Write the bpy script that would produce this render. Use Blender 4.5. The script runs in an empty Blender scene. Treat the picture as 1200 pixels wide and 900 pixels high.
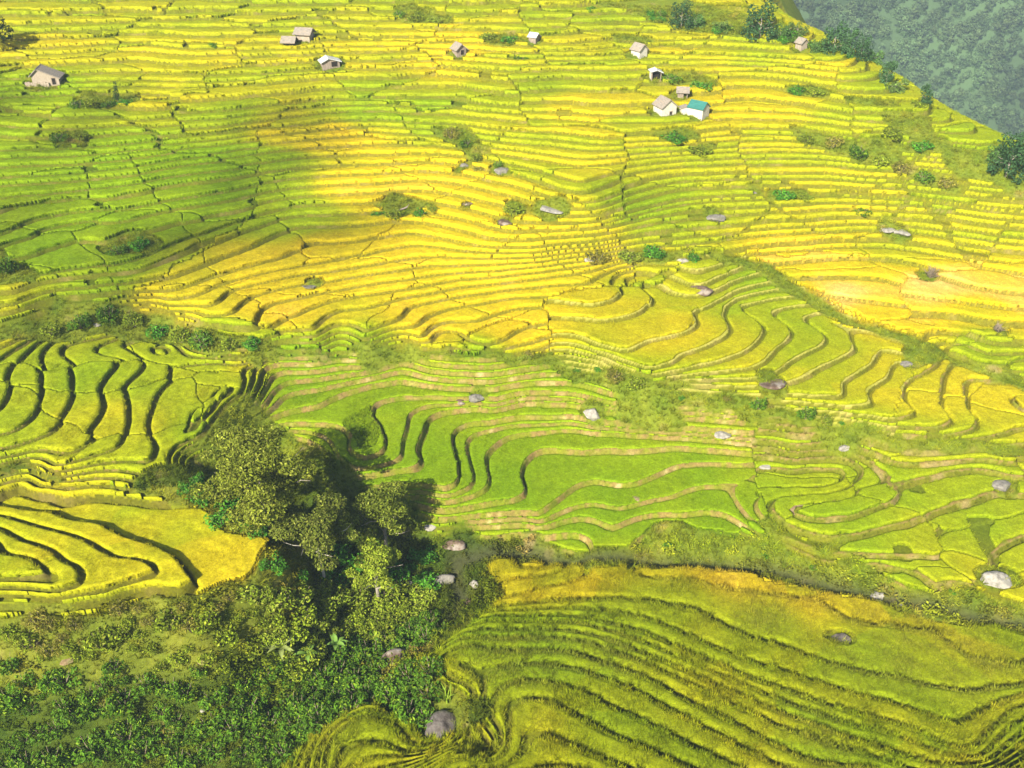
import bpy, bmesh, math, random
import numpy as np
from mathutils import Vector, Matrix

random.seed(11)
RNG = np.random.default_rng(7)
scene = bpy.context.scene
COL = scene.collection

# ------------------------------------------------------------------ camera
HC = 80.0
PITCH = math.radians(33.0)
FPX = 1100.0
cam_d = bpy.data.cameras.new("camera")
cam_d.sensor_width = 36.0
cam_d.lens = FPX / 1200.0 * 36.0
cam_d.clip_start = 0.5
cam_d.clip_end = 6000.0
cam = bpy.data.objects.new("camera", cam_d)
cam.location = (0, 0, HC)
cam.rotation_euler = (math.pi / 2 - PITCH, 0, 0)
COL.objects.link(cam)
scene.camera = cam
CP, SP = math.cos(PITCH), math.sin(PITCH)


def ray(px, py):
    a = (np.asarray(px, float) - 600.0) / FPX
    b = -(np.asarray(py, float) - 450.0) / FPX
    return a, CP + b * SP, -SP + b * CP


def at_z(px, py, z):
    """survey a photo point lying at a known height"""
    dx, dy, dz = ray(px, py)
    t = (z - HC) / dz
    return dx * t, dy * t


# ------------------------------------------------------------------ noise
def _hash(ix, iy, seed):
    h = (ix.astype(np.int64) * 374761393 + iy.astype(np.int64) * 668265263 + seed * 982451653) & 0xFFFFFFFF
    h = ((h ^ (h >> 13)) * 1274126177) & 0xFFFFFFFF
    h = (h ^ (h >> 16)) & 0xFFFFFFFF
    return h / 4294967295.0


def vnoise(x, y, scale, seed=0):
    x = np.asarray(x, float) / scale
    y = np.asarray(y, float) / scale
    ix, iy = np.floor(x), np.floor(y)
    fx, fy = x - ix, y - iy
    fx = fx * fx * fx * (fx * (fx * 6 - 15) + 10)
    fy = fy * fy * fy * (fy * (fy * 6 - 15) + 10)
    a = _hash(ix, iy, seed)
    b = _hash(ix + 1, iy, seed)
    c = _hash(ix, iy + 1, seed)
    d = _hash(ix + 1, iy + 1, seed)
    return ((a * (1 - fx) + b * fx) * (1 - fy) + (c * (1 - fx) + d * fx) * fy) * 2 - 1


def fbm(x, y, scale, seed=0, octaves=3):
    r, amp, tot = 0, 1.0, 0
    for o in range(octaves):
        r = r + amp * vnoise(x, y, scale / 2 ** o, seed + o * 17)
        tot += amp
        amp *= 0.5
    return r / tot


# ------------------------------------------------------------------ surveyed contours (photo points at one height)
CONT = []


def C(z, *p):
    CONT.append((z, p))


G0, GS = 13.0, 0.45
# golden slope
C(G0, (637, 408), (700, 408), (760, 402), (800, 396), (817, 387), (822, 377), (813, 367))
C(G0 + GS, (573, 408), (600, 390), (647, 381), (717, 382), (760, 370), (773, 360), (766, 340))
C(G0 + 2 * GS, (520, 400), (540, 380), (580, 370), (625, 361), (700, 368), (737, 358), (748, 347), (738, 335))
C(G0 + 3 * GS, (488, 397), (500, 377), (533, 363), (580, 355), (630, 351), (687, 355), (720, 340), (733, 322))
C(G0 + 4 * GS, (427, 397), (457, 382), (483, 362), (533, 353), (593, 342), (632, 338), (690, 335))
C(G0 + 5 * GS, (370, 392), (376, 381), (400, 367), (443, 360), (480, 350), (540, 339), (620, 330))
C(G0 + 6 * GS, (307, 394), (327, 377), (400, 353), (480, 342), (540, 330), (613, 323), (673, 315))
C(G0 + 7 * GS, (277, 384), (300, 372), (320, 360), (400, 343), (440, 335), (497, 327), (580, 320))
C(G0 + 8 * GS, (240, 373), (260, 371), (283, 360), (300, 350), (360, 335), (400, 330), (440, 323), (500, 315))
C(G0 + 9 * GS, (195, 362), (217, 360), (267, 343), (347, 325), (400, 319), (480, 307), (540, 305), (633, 303))
C(G0 + 10 * GS, (150, 352), (217, 347), (290, 327), (333, 318), (400, 308), (470, 297))
# nose of the slope
C(12.6, (723, 424), (800, 415), (840, 402), (857, 387), (850, 370))
C(12.2, (763, 445), (800, 438), (860, 420), (890, 400), (895, 385), (883, 372), (866, 362))
C(11.8, (897, 427), (910, 410), (928, 397), (923, 383), (907, 372))
C(11.4, (913, 435), (933, 422), (970, 403), (967, 390), (947, 375))
C(11.0, (933, 445), (987, 423), (1008, 410), (1000, 397), (973, 380))
C(10.5, (952, 467), (987, 450), (1017, 433), (1030, 417), (1020, 405))
C(10.1, (993, 480), (1013, 463), (1048, 447), (1052, 425))
C(9.6, (1047, 500), (1057, 477), (1060, 455))
C(9.1, (1097, 507), (1110, 460), (1107, 443), (1118, 424))
C(8.6, (1135, 510), (1133, 460), (1145, 437))
C(8.1, (1172, 513), (1168, 480), (1197, 462))
# green basin
C(11.2, (400, 443), (453, 432), (480, 423))
C(10.0, (345, 485), (375, 479), (400, 465), (433, 455), (460, 451), (510, 455), (550, 462))
C(9.2, (403, 527), (410, 520), (453, 500), (453, 487), (477, 470), (550, 466), (580, 474))
C(8.4, (417, 562), (483, 553), (487, 530), (500, 507), (533, 483), (557, 477), (613, 474), (683, 479), (707, 485), (800, 493), (890, 497))
C(7.4, (525, 578), (533, 560), (537, 547), (530, 513), (547, 500), (587, 493), (673, 490))
C(6.6, (566, 580), (573, 570), (570, 543), (587, 523), (627, 511), (680, 507), (800, 513), (893, 522), (933, 531), (980, 527))
C(5.9, (597, 592), (613, 563), (617, 543), (633, 530), (680, 545), (727, 537), (800, 528), (880, 535))
C(5.2, (632, 612), (640, 598), (677, 573), (693, 566), (750, 570), (763, 563), (800, 548), (900, 545))
C(4.8, (735, 600), (760, 590), (800, 580), (907, 556), (985, 553))
C(4.4, (690, 648), (720, 632), (738, 612), (800, 608), (850, 605))
C(6.3, (920, 600), (960, 590), (1010, 575), (1070, 560), (1140, 548))
C(5.7, (930, 622), (970, 632), (1030, 622), (1090, 600), (1180, 580))
C(5.0, (1035, 655), (1060, 650), (1120, 630), (1190, 605))
C(4.6, (1100, 700), (1150, 695), (1190, 680))
# left block of terraces
C(14.8, (57, 410), (58, 443), (50, 475))
C(14.4, (78, 407), (90, 443), (88, 473), (80, 490))
C(14.0, (143, 397), (147, 423), (123, 460), (128, 477), (123, 500), (107, 505))
C(13.7, (177, 395), (163, 407), (177, 427), (147, 457), (157, 497), (130, 535))
C(13.4, (200, 407), (218, 430), (213, 447), (180, 487), (183, 523), (172, 550))
C(13.1, (257, 433), (258, 443), (237, 470), (203, 502), (213, 527), (228, 552))
C(12.8, (313, 427), (290, 470), (268, 488), (248, 520))
# foreground spur with the yellow paddy
C(11.4, (262, 612), (300, 632), (328, 655), (300, 680), (260, 697), (218, 712))
C(12.1, (222, 692), (214, 662), (197, 648), (165, 636), (120, 612), (60, 596), (0, 582))
C(12.5, (122, 700), (118, 680), (135, 662), (150, 652), (110, 638), (60, 622), (0, 604))
C(12.9, (60, 700), (70, 665), (60, 645), (30, 635), (0, 620))
C(13.2, (15, 685), (0, 655))
# near slope
C(4.0, (640, 690), (700, 676), (800, 680), (870, 697), (960, 715), (1040, 740), (1120, 762), (1200, 785))
C(4.8, (560, 718), (650, 712), (740, 720), (800, 740), (860, 765), (980, 800), (1100, 825))
C(5.6, (535, 740), (600, 728), (680, 732), (760, 758), (860, 800), (1000, 850), (1150, 890))
C(6.4, (500, 780), (570, 752), (660, 748), (740, 772), (840, 817), (960, 862), (1080, 905))
C(7.2, (520, 806), (580, 782), (660, 778), (740, 802), (830, 847), (940, 905))
C(8.0, (565, 842), (590, 818), (640, 815), (700, 838), (780, 872), (850, 905))
C(8.8, (545, 872), (600, 858), (650, 860), (720, 895))
C(5.0, (380, 872), (430, 832), (472, 850), (500, 882), (560, 895))

PTS = []


def P(px, py, z):
    x, y = at_z(px, py, z)
    PTS.append((float(x), float(y), z))


for px, py, z in [
    # gully strip below the golden slope
    (-60, 375, 17.6), (60, 380, 16.0), (120, 370, 16.4), (217, 386, 15.1), (310, 411, 14.2), (400, 409, 13.0), (520, 409, 12.2),
    (640, 418, 11.7), (700, 434, 11.3), (800, 462, 10.4), (880, 478, 9.8), (960, 492, 9.2), (1050, 512, 8.4), (1200, 534, 7.2),
    # tributary between block and basin
    (322, 430, 12.2), (325, 470, 10.6), (300, 520, 8.4), (330, 570, 6.8), (250, 575, 8.4), (150, 574, 12.6), (60, 556, 13.7), (0, 545, 14.0), (390, 620, 4.6), (450, 640, 3.0),
    # stream
    (1330, 745, 4.7), (1200, 728, 4.0), (1120, 715, 3.7), (1040, 700, 3.4), (900, 667, 3.1), (830, 660, 2.9), (760, 658, 2.7), (680, 656, 2.4), (620, 648, 2.1), (535, 655, 1.8), (515, 630, 4.2),
    (545, 700, 1.4), (500, 745, 1.1), (430, 795, 1.0), (300, 822, 1.2), (150, 855, 1.4), (0, 885, 0.8), (-120, 905, 0.4),
    # bank below the spur
    (0, 765, 8.8), (0, 810, 5.6), (100, 765, 8.6), (100, 808, 5.2), (200, 765, 7.6), (200, 803, 4.0), (300, 740, 6.2), (300, 780, 3.0), (380, 690, 3.4), (430, 700, 1.4), (400, 760, 0.4), (340, 690, 7.6), (480, 620, 4.0),
    # spur
    (-100, 545, 14.2), (-100, 650, 13.6), (-100, 720, 12.6), (60, 583, 11.8), (25, 570, 12.0), (110, 592, 11.8), (150, 594, 11.8), (190, 600, 11.8), (230, 606, 11.6), (200, 622, 11.75), (280, 650, 11.6), (258, 665, 11.6), (300, 652, 11.5), (235, 680, 11.7), (-60, 580, 12.0),
    # near slope
    (577, 665, 3.3), (620, 690, 3.8), (900, 680, 3.5), (1000, 705, 3.6), (1200, 900, 8.2), (1300, 850, 7.6), (460, 830, 3.4), (520, 845, 3.6), (350, 900, 3.2), (420, 870, 5.2),
    # right side hollow above the tan fields
    (1080, 412, 10.9), (1200, 470, 9.0), (1150, 420, 10.8), (1000, 345, 12.8), (1100, 345, 13.2), (1200, 345, 13.8), (960, 345, 12.6), (1050, 390, 11.4),
    (1000, 310, 13.9), (1100, 300, 15.2), (1200, 300, 16.0), (900, 305, 14.6), (830, 292, 16.2), (820, 330, 14.6), (800, 205, 22.6), (800, 240, 19.9), (790, 268, 18.0), (745, 282, 17.6), (700, 275, 18.9),
    (1000, 260, 17.2), (1100, 240, 19.6), (1200, 250, 19.8), (900, 250, 18.5), (1000, 200, 22.8), (900, 200, 22.6), (1100, 190, 24.4), (1200, 192, 25.0),
    (1000, 150, 27.2), (1090, 133, 28.6), (1000, 80, 32.8), (900, 100, 30.2), (900, 20, 38.0), (940, 45, 35.6),
    # left
    (0, 330, 20.0), (100, 338, 18.9), (0, 300, 21.4), (0, 250, 22.6), (-80, 300, 22.5), (100, 290, 20.6), (20, 356, 19.0),
]:
    P(px, py, z)

for px in (-160, 0, 120, 240, 360, 480, 600, 700, 800):
    for py in (-30, 0, 40, 80, 120, 160, 200, 240, 275):
        if (px < 150 and py > 230) or (px >= 800 and py >= 200) or (px >= 700 and py > 250):
            continue
        _, dy, dz = ray(px, py)
        tb = -dz / dy
        y = (HC - G0 + 0.25 * 112) / (0.25 + tb)
        z = HC - y * tb + 1.1 * math.sin(px / 95.0) * (py / 275.0) + (2.0 * max(0, 160 - px) / 160 * py / 275)
        P(px, py, float(z))

# outskirts, given directly in metres
for q in [(-190, 300, 62), (-100, 300, 60), (0, 300, 59), (60, 290, 52), (-200, 220, 46), (-180, 150, 36), (-150, 110, 28), (-120, 85, 20),
          (-95, 66, 6), (-90, 50, -3), (-70, 30, 2), (-30, 25, 9), (0, 25, 15), (30, 25, 18), (70, 25, 18), (100, 40, 14), (110, 60, 8), (100, 75, 6),
          (120, 100, 10), (135, 125, 14), (150, 140, 10),
          (104, 190, 10), (130, 170, 0), (98, 208, 12), (110, 230, 0), (90, 250, 8), (160, 200, -14), (75, 262, 26), (150, 260, -25), (210, 170, -5),
          (180, 150, -4), (210, 300, -60), (110, 310, -20), (60, 320, 40)]:
    PTS.append(q)

_X = []
for z, p in CONT:
    w = [(*map(float, at_z(a, b, z)), z) for a, b in p]
    for (a, b) in zip(w[:-1], w[1:]):
        n = max(1, int(math.hypot(b[0] - a[0], b[1] - a[1]) / 4.0))
        for i in range(n):
            t = i / n
            _X.append((a[0] + (b[0] - a[0]) * t, a[1] + (b[1] - a[1]) * t, z))
    _X.append(w[-1])
D = np.array(_X + PTS)


def tps_fit(D, lam=0.4):
    s = 100.0
    X = D[:, :2] / s
    n = len(X)
    r2 = ((X[:, None] - X[None]) ** 2).sum(-1)
    K = 0.5 * r2 * np.log(r2 + 1e-12) + np.eye(n) * lam * 1e-3
    Pm = np.c_[np.ones(n), X]
    A = np.zeros((n + 3, n + 3))
    A[:n, :n] = K
    A[:n, n:] = Pm
    A[n:, :n] = Pm.T
    w = np.linalg.solve(A, np.r_[D[:, 2], np.zeros(3)])
    return X, w, s


_TX, _TW, _TS = tps_fit(D)


def tps_eval(x, y):
    q = np.c_[np.ravel(x), np.ravel(y)] / _TS
    out = np.empty(len(q))
    for i in range(0, len(q), 6000):
        qq = q[i:i + 6000]
        r2 = (qq[:, :1] - _TX[:, 0]) ** 2 + (qq[:, 1:] - _TX[:, 1]) ** 2
        out[i:i + 6000] = (0.5 * r2 * np.log(r2 + 1e-12)) @ _TW[:-3] + _TW[-3] + qq @ _TW[-2:]
    return out.reshape(np.shape(x))


X0, X1, Y0, Y1, CS = -230.0, 240.0, 20.0, 330.0, 1.0
gx = np.arange(X0, X1 + CS, CS)
gy = np.arange(Y0, Y1 + CS, CS)
GX, GY = np.meshgrid(gx, gy)
BG = tps_eval(GX, GY)
BG = np.clip(BG, -90, 80)


def bil(G, x, y):
    u = np.clip((np.asarray(x, float) - X0) / CS, 0, G.shape[1] - 1.001)
    v = np.clip((np.asarray(y, float) - Y0) / CS, 0, G.shape[0] - 1.001)
    i, j = u.astype(int), v.astype(int)
    a, b = u - i, v - j
    return (G[j, i] * (1 - a) + G[j, i + 1] * a) * (1 - b) + (G[j + 1, i] * (1 - a) + G[j + 1, i + 1] * a) * b


def base(x, y):
    return bil(BG, x, y)


def pick(px, py, H=base, lift=0.0):
    """where the line of sight through a photo point meets the ground"""
    px = np.atleast_1d(np.asarray(px, float))
    py = np.atleast_1d(np.asarray(py, float))
    dx, dy, dz = ray(px, py)
    t = np.full(px.shape, 30.0)
    done = np.zeros(px.shape, bool)
    for k in range(900):
        z = HC + dz * t
        hit = z <= H(dx * t, dy * t) + lift
        done |= hit
        t = np.where(done, t, t + 0.35)
        if done.all():
            break
    lo, hi = t - 0.35, t.copy()
    for k in range(14):
        m = (lo + hi) / 2
        below = HC + dz * m <= H(dx * m, dy * m) + lift
        hi = np.where(below, m, hi)
        lo = np.where(below, lo, m)
    return dx * hi, dy * hi
# ------------------------------------------------------------------ zones of the valley (traced, then laid on the ground)
RS = 0.5
rx = np.arange(X0, X1 + RS, RS)
ry = np.arange(Y0, Y1 + RS, RS)
RX, RY = np.meshgrid(rx, ry)
WX = RX + 1.0 * vnoise(RX, RY, 5.0, 3) + 0.5 * vnoise(RX, RY, 1.7, 4)
WY = RY + 1.0 * vnoise(RX, RY, 5.0, 5) + 0.5 * vnoise(RX, RY, 1.7, 6)


def ground_poly(p):
    p = np.array(p, float)
    x, y = pick(p[:, 0], p[:, 1])
    return np.c_[x, y]


def inside(poly, x, y):
    r = np.zeros(x.shape, bool)
    n = len(poly)
    for i in range(n):
        x1, y1 = poly[i]
        x2, y2 = poly[(i + 1) % n]
        if y1 == y2:
            continue
        c = (y1 > y) != (y2 > y)
        r ^= c & (x < (x2 - x1) * (y - y1) / (y2 - y1) + x1)
    return r


Z_UP, Z_GOLD, Z_NOSE, Z_STRIP, Z_TAN, Z_BASIN, Z_BASR, Z_BLOCK, Z_SPUR, Z_NEAR, Z_TOP = range(11)
ZONE = np.full(RX.shape, Z_UP, np.int8)
ZP = [
    (Z_TOP, [(-300, -90), (840, -90), (880, 30), (700, 60), (500, 70), (250, 105), (100, 130), (-300, 130)]),
    (Z_GOLD, [(130, 356), (180, 330), (300, 255), (300, 150), (420, 150), (560, 180), (700, 260), (745, 300), (735, 340), (640, 356), (640, 414), (400, 412)]),
    (Z_NOSE, [(640, 356), (735, 335), (770, 330), (820, 300), (870, 300), (940, 330), (1060, 402), (1062, 440), (1045, 500), (960, 490), (800, 460), (640, 416)]),
    (Z_STRIP, [(1045, 500), (1062, 440), (1066, 396), (1110, 415), (1200, 458), (1300, 490), (1300, 545), (1160, 522)]),
    (Z_TAN, [(870, 298), (1000, 300), (1250, 310), (1250, 400), (1090, 400), (1050, 392), (940, 328)]),
    (Z_BASIN, [(315, 416), (400, 414), (540, 416), (640, 424), (740, 460), (880, 485), (900, 540), (905, 620), (850, 616), (740, 650), (680, 652), (560, 625), (480, 600), (400, 560), (330, 500), (290, 480)]),
    (Z_BASR, [(880, 485), (1050, 520), (1160, 526), (1300, 548), (1300, 735), (1060, 690), (905, 640)]),
    (Z_BLOCK, [(-80, 400), (100, 388), (200, 403), (255, 416), (318, 418), (292, 480), (262, 520), (240, 560), (150, 576), (60, 560), (-80, 545)]),
    (Z_SPUR, [(-80, 548), (0, 546), (60, 562), (150, 579), (200, 588), (262, 612), (330, 655), (300, 682), (218, 714), (185, 690), (130, 705), (70, 735), (20, 718), (-80, 712)]),
    (Z_NEAR, [(575, 652), (610, 662), (700, 668), (740, 668), (830, 662), (900, 680), (1000, 706), (1200, 744), (1400, 790), (1400, 990), (300, 990), (340, 895), (400, 830), (470, 840), (500, 775), (560, 730), (585, 700)]),
]
for zid, p in ZP:
    ZONE[inside(ground_poly(p), WX, WY)] = zid

WILDP = [
    # gully strip below the golden slope
    [(-80, 280), (0, 290), (25, 312), (45, 338), (70, 348), (130, 354), (152, 364), (217, 375), (262, 391), (310, 405), (420, 405), (560, 411), (640, 413), (700, 428), (760, 446),
     (800, 460), (880, 470), (960, 487), (1050, 507), (1160, 524), (1250, 534), (1250, 546), (1050, 520), (960, 500), (880, 485), (800, 473), (740, 464), (690, 444), (640, 424), (540, 417),
     (420, 414), (325, 417), (255, 416), (200, 405), (100, 388), (40, 398), (-80, 405)],
    # tributary and tree clump
    [(140, 570), (165, 560), (240, 562), (262, 520), (292, 478), (330, 505), (400, 540), (418, 566), (480, 604), (520, 625), (600, 636), (690, 656), (735, 640), (760, 615), (850, 620), (905, 640),
     (960, 655), (1060, 690), (1200, 712), (1300, 730), (1300, 765), (1200, 742), (1100, 730), (1000, 704), (900, 678), (830, 661), (740, 666), (700, 666), (610, 660), (575, 652), (585, 700), (560, 730),
     (500, 772), (510, 800), (560, 815), (575, 838), (545, 862), (500, 868), (470, 842), (425, 826), (385, 850), (340, 896), (250, 960), (-120, 960), (-120, 712), (20, 718), (70, 735), (130, 705),
     (185, 690), (218, 714), (300, 682), (332, 655), (262, 610), (200, 586)],
    # bushy bank between nose and tan fields
    [(820, 292), (850, 300), (905, 312), (960, 345), (1010, 380), (1060, 398), (1110, 412), (1200, 452), (1260, 480), (1260, 490), (1200, 464), (1115, 424), (1066, 440), (1052, 436), (1058, 404), (1000, 388),
     (945, 352), (890, 322), (830, 304)],
    # ravine line on the right
    [(920, 150), (960, 158), (1020, 178), (1060, 195), (1120, 215), (1130, 228), (1080, 215), (1030, 200), (960, 175), (925, 160)],
    # patches in the fields
    [(700, 298), (760, 290), (800, 290), (816, 295), (795, 301), (740, 302)],
    [(430, 240), (470, 225), (515, 238), (505, 248), (460, 250)],
    [(505, 150), (540, 145), (570, 170), (568, 195), (545, 180)],
    [(60, 165), (100, 155), (110, 175), (75, 178)], [(85, 128), (100, 108), (160, 112), (155, 126)],
    [(118, 290), (150, 270), (188, 282), (180, 298), (140, 302)],
    [(455, 12), (480, 8), (530, 24), (525, 34), (470, 26)], [(560, 45), (600, 38), (620, 48), (590, 56)],
    [(700, 5), (780, -10), (870, 10), (900, 38), (860, 40), (800, 34), (760, 22)], [(720, 40), (765, 42), (765, 52), (725, 50)],
    [(765, 78), (800, 82), (840, 92), (835, 100), (790, 98)], [(765, 155), (820, 153), (820, 163), (768, 165)], [(800, 172), (840, 168), (840, 178), (802, 180)],
    [(920, 98), (965, 100), (985, 110), (930, 112)], [(985, 110), (1060, 122), (1060, 132), (990, 124)], [(900, 222), (950, 225), (960, 238), (905, 236)], [(590, 238), (618, 238), (616, 252), (592, 252)],
    [(1030, 135), (1100, 140), (1090, 160), (1040, 155)], [(1060, 165), (1100, 160), (1110, 175), (1065, 180)], [(1100, 175), (1240, 200), (1240, 240), (1180, 228), (1120, 205)],
    [(985, 180), (1030, 168), (1070, 176), (1030, 190)],
    [(880, 620), (950, 640), (1000, 645), (1000, 632), (940, 628), (900, 612)],
]
WILD = np.zeros(RX.shape)
for p in WILDP:
    WILD[inside(ground_poly(p), WX, WY)] = 1.0
PATCH = inside(ground_poly([(-10, 338), (48, 338), (66, 350), (44, 372), (-10, 380)]), WX, WY)   # lone oval paddy
WILD[PATCH] = 0.0


# trodden yards round the huts, unplanted ground round the rocks
for _px, _py, _r in [(57, 96, 3.0), (44, 101, 2.2), (358, 49, 2.1), (340, 56, 1.8), (387, 78, 2.4), (538, 63, 1.8), (626, 49, 1.5), (749, 62, 1.8), (768, 89, 1.8), (800, 109, 1.7), (779, 129, 2.2), (803, 129, 1.3),
                     (818, 133, 2.2), (939, 54, 1.4), (1064, 84, 1.6), (695, 487, 1.3), (558, 467, 1.1), (990, 525, 1.0), (1172, 569, 1.4), (1168, 681, 1.8), (838, 256, 1.9), (1040, 267, 1.5), (1058, 271, 1.6),
                     (645, 244, 2.8), (588, 198, 1.5), (592, 260, 1.2), (362, 336, 1.2), (905, 450, 2.0), (986, 750, 1.3), (885, 227, .9), (545, 192, .9), (547, 238, .9), (203, 127, .9), (473, 247, 1.4), (1091, 322, 1.2), (1168, 390, 1.0)]:
    _x, _y = pick(_px, _py)
    WILD[(WX - _x) ** 2 + ((WY - _y) * 1.1) ** 2 < (_r + .35) ** 2] = 1.0


def blur(a, n):
    for _ in range(n):
        a = (a + np.roll(a, 1, 0) + np.roll(a, -1, 0)) / 3
        a = (a + np.roll(a, 1, 1) + np.roll(a, -1, 1)) / 3
    return a


STREAM_PX = [(1330, 745), (1200, 729), (1120, 716), (1040, 701), (960, 682), (900, 668), (830, 661), (760, 659), (680, 657), (620, 649), (575, 648), (540, 656), (535, 675),
             (545, 700), (525, 728), (498, 750), (462, 780), (430, 797), (370, 812), (300, 824), (230, 838), (150, 856), (70, 872), (0, 886), (-120, 906)]
_sp = np.array(STREAM_PX, float)
_sx, _sy = pick(_sp[:, 0], _sp[:, 1])
STREAM = np.c_[_sx, _sy]


def dist_line(L, x, y):
    d = np.full(np.shape(x), 1e9)
    for (a, b) in zip(L[:-1], L[1:]):
        v = b - a
        t = np.clip(((x - a[0]) * v[0] + (y - a[1]) * v[1]) / (v @ v), 0, 1)
        d = np.minimum(d, np.hypot(x - a[0] - t * v[0], y - a[1] - t * v[1]))
    return d


SD = dist_line(STREAM, RX + 0.5 * vnoise(RX, RY, 3.0, 9), RY)
OUTB = (RX > 70) & (RY > 205) | (base(RX, RY) < -6)
WILD[(SD < 1.3) | OUTB] = 1.0
def ras_fine(G):
    return bil(G, RX, RY)


gy_, gx_ = np.gradient(BG, CS)
GRAD = np.clip(np.hypot(gx_, gy_), 0.06, 3.0)
WILD[(ras_fine(GRAD) > np.where(ZONE == Z_UP, 1.15, .85)) & (ZONE != Z_TOP) & (ZONE != Z_SPUR) & (ZONE != Z_BLOCK)] = 1.0
WILDS = blur(WILD, 2)


def ras(R, x, y):
    i = np.clip(((np.asarray(x) - X0) / RS + 0.5).astype(int), 0, R.shape[1] - 1)
    j = np.clip(((np.asarray(y) - Y0) / RS + 0.5).astype(int), 0, R.shape[0] - 1)
    return R[j, i]


def rasb(R, x, y):
    u = np.clip((np.asarray(x, float) - X0) / RS, 0, R.shape[1] - 1.001)
    v = np.clip((np.asarray(y, float) - Y0) / RS, 0, R.shape[0] - 1.001)
    i, j = u.astype(int), v.astype(int)
    a, b = u - i, v - j
    return (R[j, i] * (1 - a) + R[j, i + 1] * a) * (1 - b) + (R[j + 1, i] * (1 - a) + R[j + 1, i + 1] * a) * b


def ladder(lo_step, core, hi_step, lo=-12.0, hi=75.0):
    core = sorted(core)
    a = [core[0]]
    while a[0] > lo:
        a.insert(0, a[0] - lo_step)
    a += core[1:]
    while a[-1] < hi:
        a.append(a[-1] + hi_step)
    return np.array(a)


def uneven(z0, step, var, seed):
    """terrace heights with irregular risers"""
    r = np.random.default_rng(seed)
    up = z0 + np.cumsum(step * (1 + var * r.uniform(-1, 1, 80)))
    dn = z0 - np.cumsum(step * (1 + var * r.uniform(-1, 1, 60)))
    return np.r_[dn[::-1], z0, up]


LEV = {
    Z_UP: uneven(13.0, .70, .52, 1), Z_TOP: uneven(25.0, .84, .52, 2), Z_GOLD: np.r_[ladder(.5, [13.0 + .45 * k for k in range(12)], .72)[:-1]],
    Z_NOSE: ladder(.5, [8.6, 9.1, 9.6, 10.1, 10.5, 11, 11.4, 11.8, 12.2, 12.6, 13, 13.58], .58),
    Z_STRIP: ladder(.5, [8.1, 8.6, 9.1, 9.6, 10.1], .5), Z_TAN: ladder(.6, [10.8, 12.2, 12.9, 13.8], .9),
    Z_BASIN: ladder(.8, [3.6, 4.4, 4.8, 5.2, 5.9, 6.6, 7.0, 7.4, 8.4, 8.8, 9.2, 10.0, 10.6, 11.2], .6),
    Z_BASR: ladder(.5, [4.0, 4.6, 5.0, 5.7, 6.3, 6.9, 7.7, 8.3, 8.8], .5),
    Z_BLOCK: ladder(.6, [12.4, 12.8, 13.1, 13.4, 13.7, 14.0, 14.4, 14.8], .4),
    Z_SPUR: ladder(1.2, [10.4, 12.1, 12.5, 12.9, 13.2, 13.8], .6), Z_NEAR: np.r_[ladder(.6, [3.2, 4.0, 4.6], .8)[:-1]][ladder(.6, [3.2, 4.0, 4.6], .8)[:-1] < 4.7].tolist() + (4.6 + np.cumsum(np.r_[.36, .40, .34, .42, .38, .44, .40, .46, np.tile([.52, .60, .48, .56, .64, .50, .58, .46, .60], 4)])).tolist(),
}
#             riser width m, bund width m, toe margin m, phase amount, wobble
ZPAR = {Z_UP: (.36, .04, .34, .75, .34), Z_TOP: (.36, .04, .30, .85, .36), Z_GOLD: (.36, .04, .34, .14, .14), Z_NOSE: (.34, .30, .30, .1, .10), Z_STRIP: (.3, .28, .25, .2, .12),
        Z_TAN: (.34, .10, .12, .5, .2), Z_BASIN: (.34, .10, .10, .0, .10), Z_BASR: (.4, .28, .25, .5, .3), Z_BLOCK: (.40, .05, .20, .28, .12), Z_SPUR: (.4, .05, .34, .0, .05), Z_NEAR: (.35, .03, .64, .0, .20)}


def patches(x, y):
    """irregular field parcels, longer along the slope: an id and a random number for each"""
    u = (x + 2.5 * vnoise(x, y, 14, 21) + 1.0 * vnoise(x, y, 4, 22)) / 19.0
    v = (y + 2.5 * vnoise(x, y, 14, 23) + 1.0 * vnoise(x, y, 4, 24)) / 11.0
    iu, iv = np.floor(u), np.floor(v)
    best = np.full(np.shape(x), 1e9)
    sec = np.full(np.shape(x), 1e9)
    bid = np.zeros(np.shape(x), np.int64)
    for a in (-1, 0, 1):
        for b in (-1, 0, 1):
            cx, cy = iu + a, iv + b
            d = (u - cx - _hash(cx, cy, 31)) ** 2 + (v - cy - _hash(cx, cy, 32)) ** 2
            m = d < best
            sec = np.where(m, best, np.minimum(sec, d))
            best = np.where(m, d, best)
            bid = np.where(m, (cx * 1009 + cy).astype(np.int64), bid)
    return bid, _hash(bid, bid * 0 + 5, 33), np.sqrt(sec) - np.sqrt(best)


def sstep(t):
    t = np.clip(t, 0, 1)
    return t * t * (3 - 2 * t)


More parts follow.
